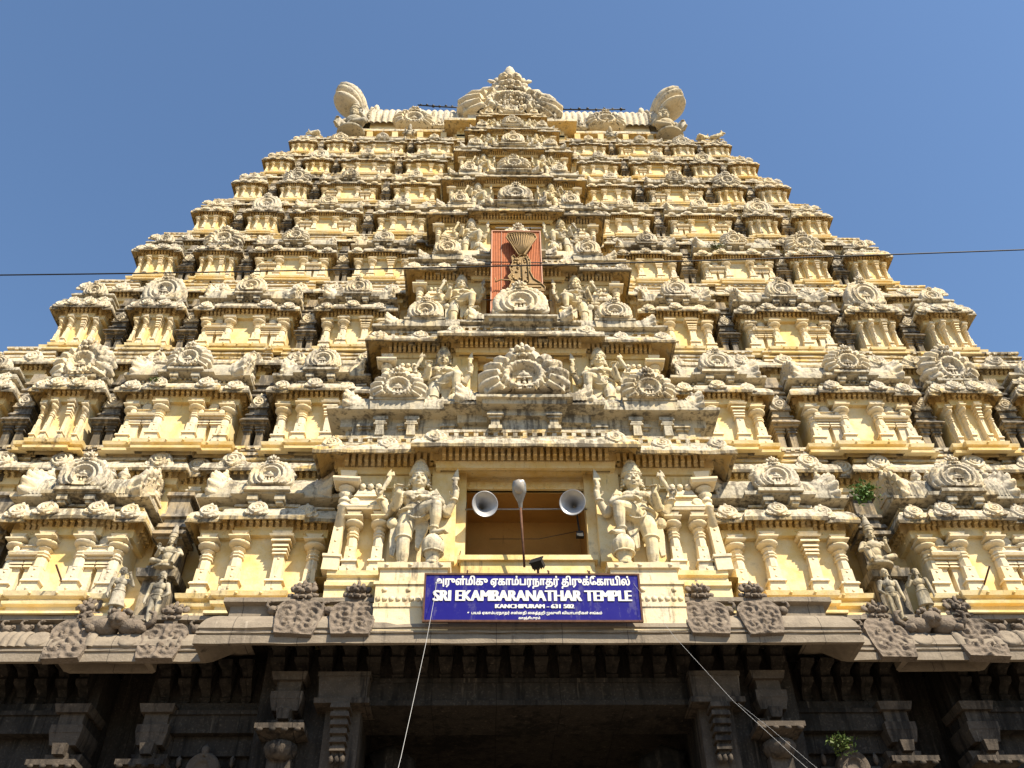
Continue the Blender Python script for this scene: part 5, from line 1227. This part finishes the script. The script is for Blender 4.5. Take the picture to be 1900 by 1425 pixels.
cord('cord', [at(1370, 1305, 20.6), at(1430, 1352, 20.1), at(1500, 1412, 19.6), at(1560, 1462, 19)], .003, M_WIRE, 'short faint cord beside the long cord, over the dark base under the plaques')
cord('electric_wire', [at(866, 932, 23.3), at(858, 1000, 23.25), at(850, 1050, 22.9)], .012, M_BLACK, 'thin black wire running down the doorway jamb behind the clean shaven guardian', 'wire')
cord('electric_wire', [at(908, 1000, 23.7), at(1000, 1000, 23.6), at(1075, 985, 23.5)], .010, M_BLACK, 'thin black wire slung inside the doorway behind the street lamp', 'wire')
jb = MB(); c = at(1076, 992, 23.3); jb.box(c.x - .12, c.x + .12, c.y - .08, c.y + .08, c.z - .1, c.z + .1, .02, .02); jb.tube([c, c + Vector((-.05, 0, .75))], .03, 6); tag(obj('junction_box', jb.mesh('junction_box', M_BLACK), Matrix()), 'dark junction box under the right horn loudspeaker in the doorway', 'box')
cord('iron_rod', [at(119, 1092, 23.75), at(104, 1048, 22.9)], .03, M_RUST, 'rusty iron rod sticking out of the left pavilion wall', 'rod')
cord('iron_rod', [at(1822, 1097, 23.75), at(1836, 1050, 22.9)], .03, M_RUST, 'rusty iron rod sticking out of the right pavilion wall', 'rod')
for q, (a, b_) in ((-1, ((775, 195), (868, 200))), (1, ((1036, 203), (1160, 203)))):
    p0, p1 = at(*a, 30.9), at(*b_, 30.9); m = MB(); m.tube([p0, p0.lerp(p1, .5) + Vector((0, 0, -.05)), p1], .05, 6)
    for i in range(8): m.ball(p0.lerp(p1, (i + .5) / 8) + Vector((0, 0, rnd.uniform(-.05, .08))), rnd.uniform(.06, .12), 1)
    tag(obj('lamp_chain', m.mesh('lamp_chain', M_BLACK), Matrix()), f'dark sagging chain of dead lamps on the roof ridge, {"left" if q < 0 else "right"} of the middle gable', 'lamp chain')
# plants rooted in the masonry --------------------------------------
def leafmat(name, a, b):
    s = NT(name); s.b.inputs['Subsurface Weight'].default_value = 0; f = s.noise(6, 2); return s.done(s.mix(s.step(f, .3, .7), a, b), None, .55)
M_LEAF = leafmat('leaf green', (.05, .12, .02), (.09, .16, .03)); M_GRASSL = leafmat('yellow green leaf', (.085, .12, .025), (.06, .095, .025)); M_STEM = plain('stem', (.10, .07, .04), .9)
def plant(c, r, n, lab, mat, sz, flat=1.0, seed=0):
    rg = random.Random(seed); lf = MB(); st = MB(); c = Vector(c)
    for i in range(9):
        e = c + Vector((rg.uniform(-1, 1) * r * .8, -abs(rg.uniform(0, 1)) * r, rg.uniform(.1, 1.2) * r * flat)); st.tube([c, c.lerp(e, .5) + Vector((0, -.04, .06 * r)), e], [.03 * r + .004, .02 * r + .003, .006], 5)
    for i in range(n):
        p = c + Vector((rg.gauss(0, .48) * r, -abs(rg.gauss(0, .5)) * r, (.5 + rg.gauss(0, .42)) * r * flat))
        d = Vector((rg.uniform(-1, 1), rg.uniform(-1, .6), rg.uniform(-.7, .9))).normalized(); b = d.cross(Vector((rg.uniform(-1, 1), rg.uniform(-1, 1), rg.uniform(-1, 1)))).normalized(); q = d.cross(b) * .25
        s = sz * rg.uniform(.6, 1.3); lf.add([p, p + d * s * .4 + b * s * .26 + q * s * .2, p + d * s, p + d * s * .4 - b * s * .26 + q * s * .2], [(0, 1, 2, 3)])
    o = obj('plant', None, Matrix.Translation(c)); tag(o, lab, 'plant'); obj('foliage', lf.mesh('foliage', mat), Matrix(), o); obj('stem', st.mesh('stem', M_STEM), Matrix(), o)
plant(at(1603, 928, 23.6), .36, 380, 'dark green bush rooted in the corner recess beside a barrel roof', M_LEAF, .14, 1.0, 1)
plant(at(1560, 1392, 24.2), .30, 260, 'yellowish green plant hanging on the dark stone niche roof', M_GRASSL, .12, .9, 2)
plant(at(1325, 463, 25.9), .38, 160, 'low green weed tuft on a cornice high on the right half', M_GRASSL, .10, .3, 3)
plant(at(287, 710, 24.0), .16, 60, 'tiny green weed on a pavilion cornice high on the left half', M_GRASSL, .09, .8, 4)
plant(at(950, 207, 29.0), .16, 50, 'tiny green weed below the great middle gable of the roof', M_GRASSL, .09, .8, 5)
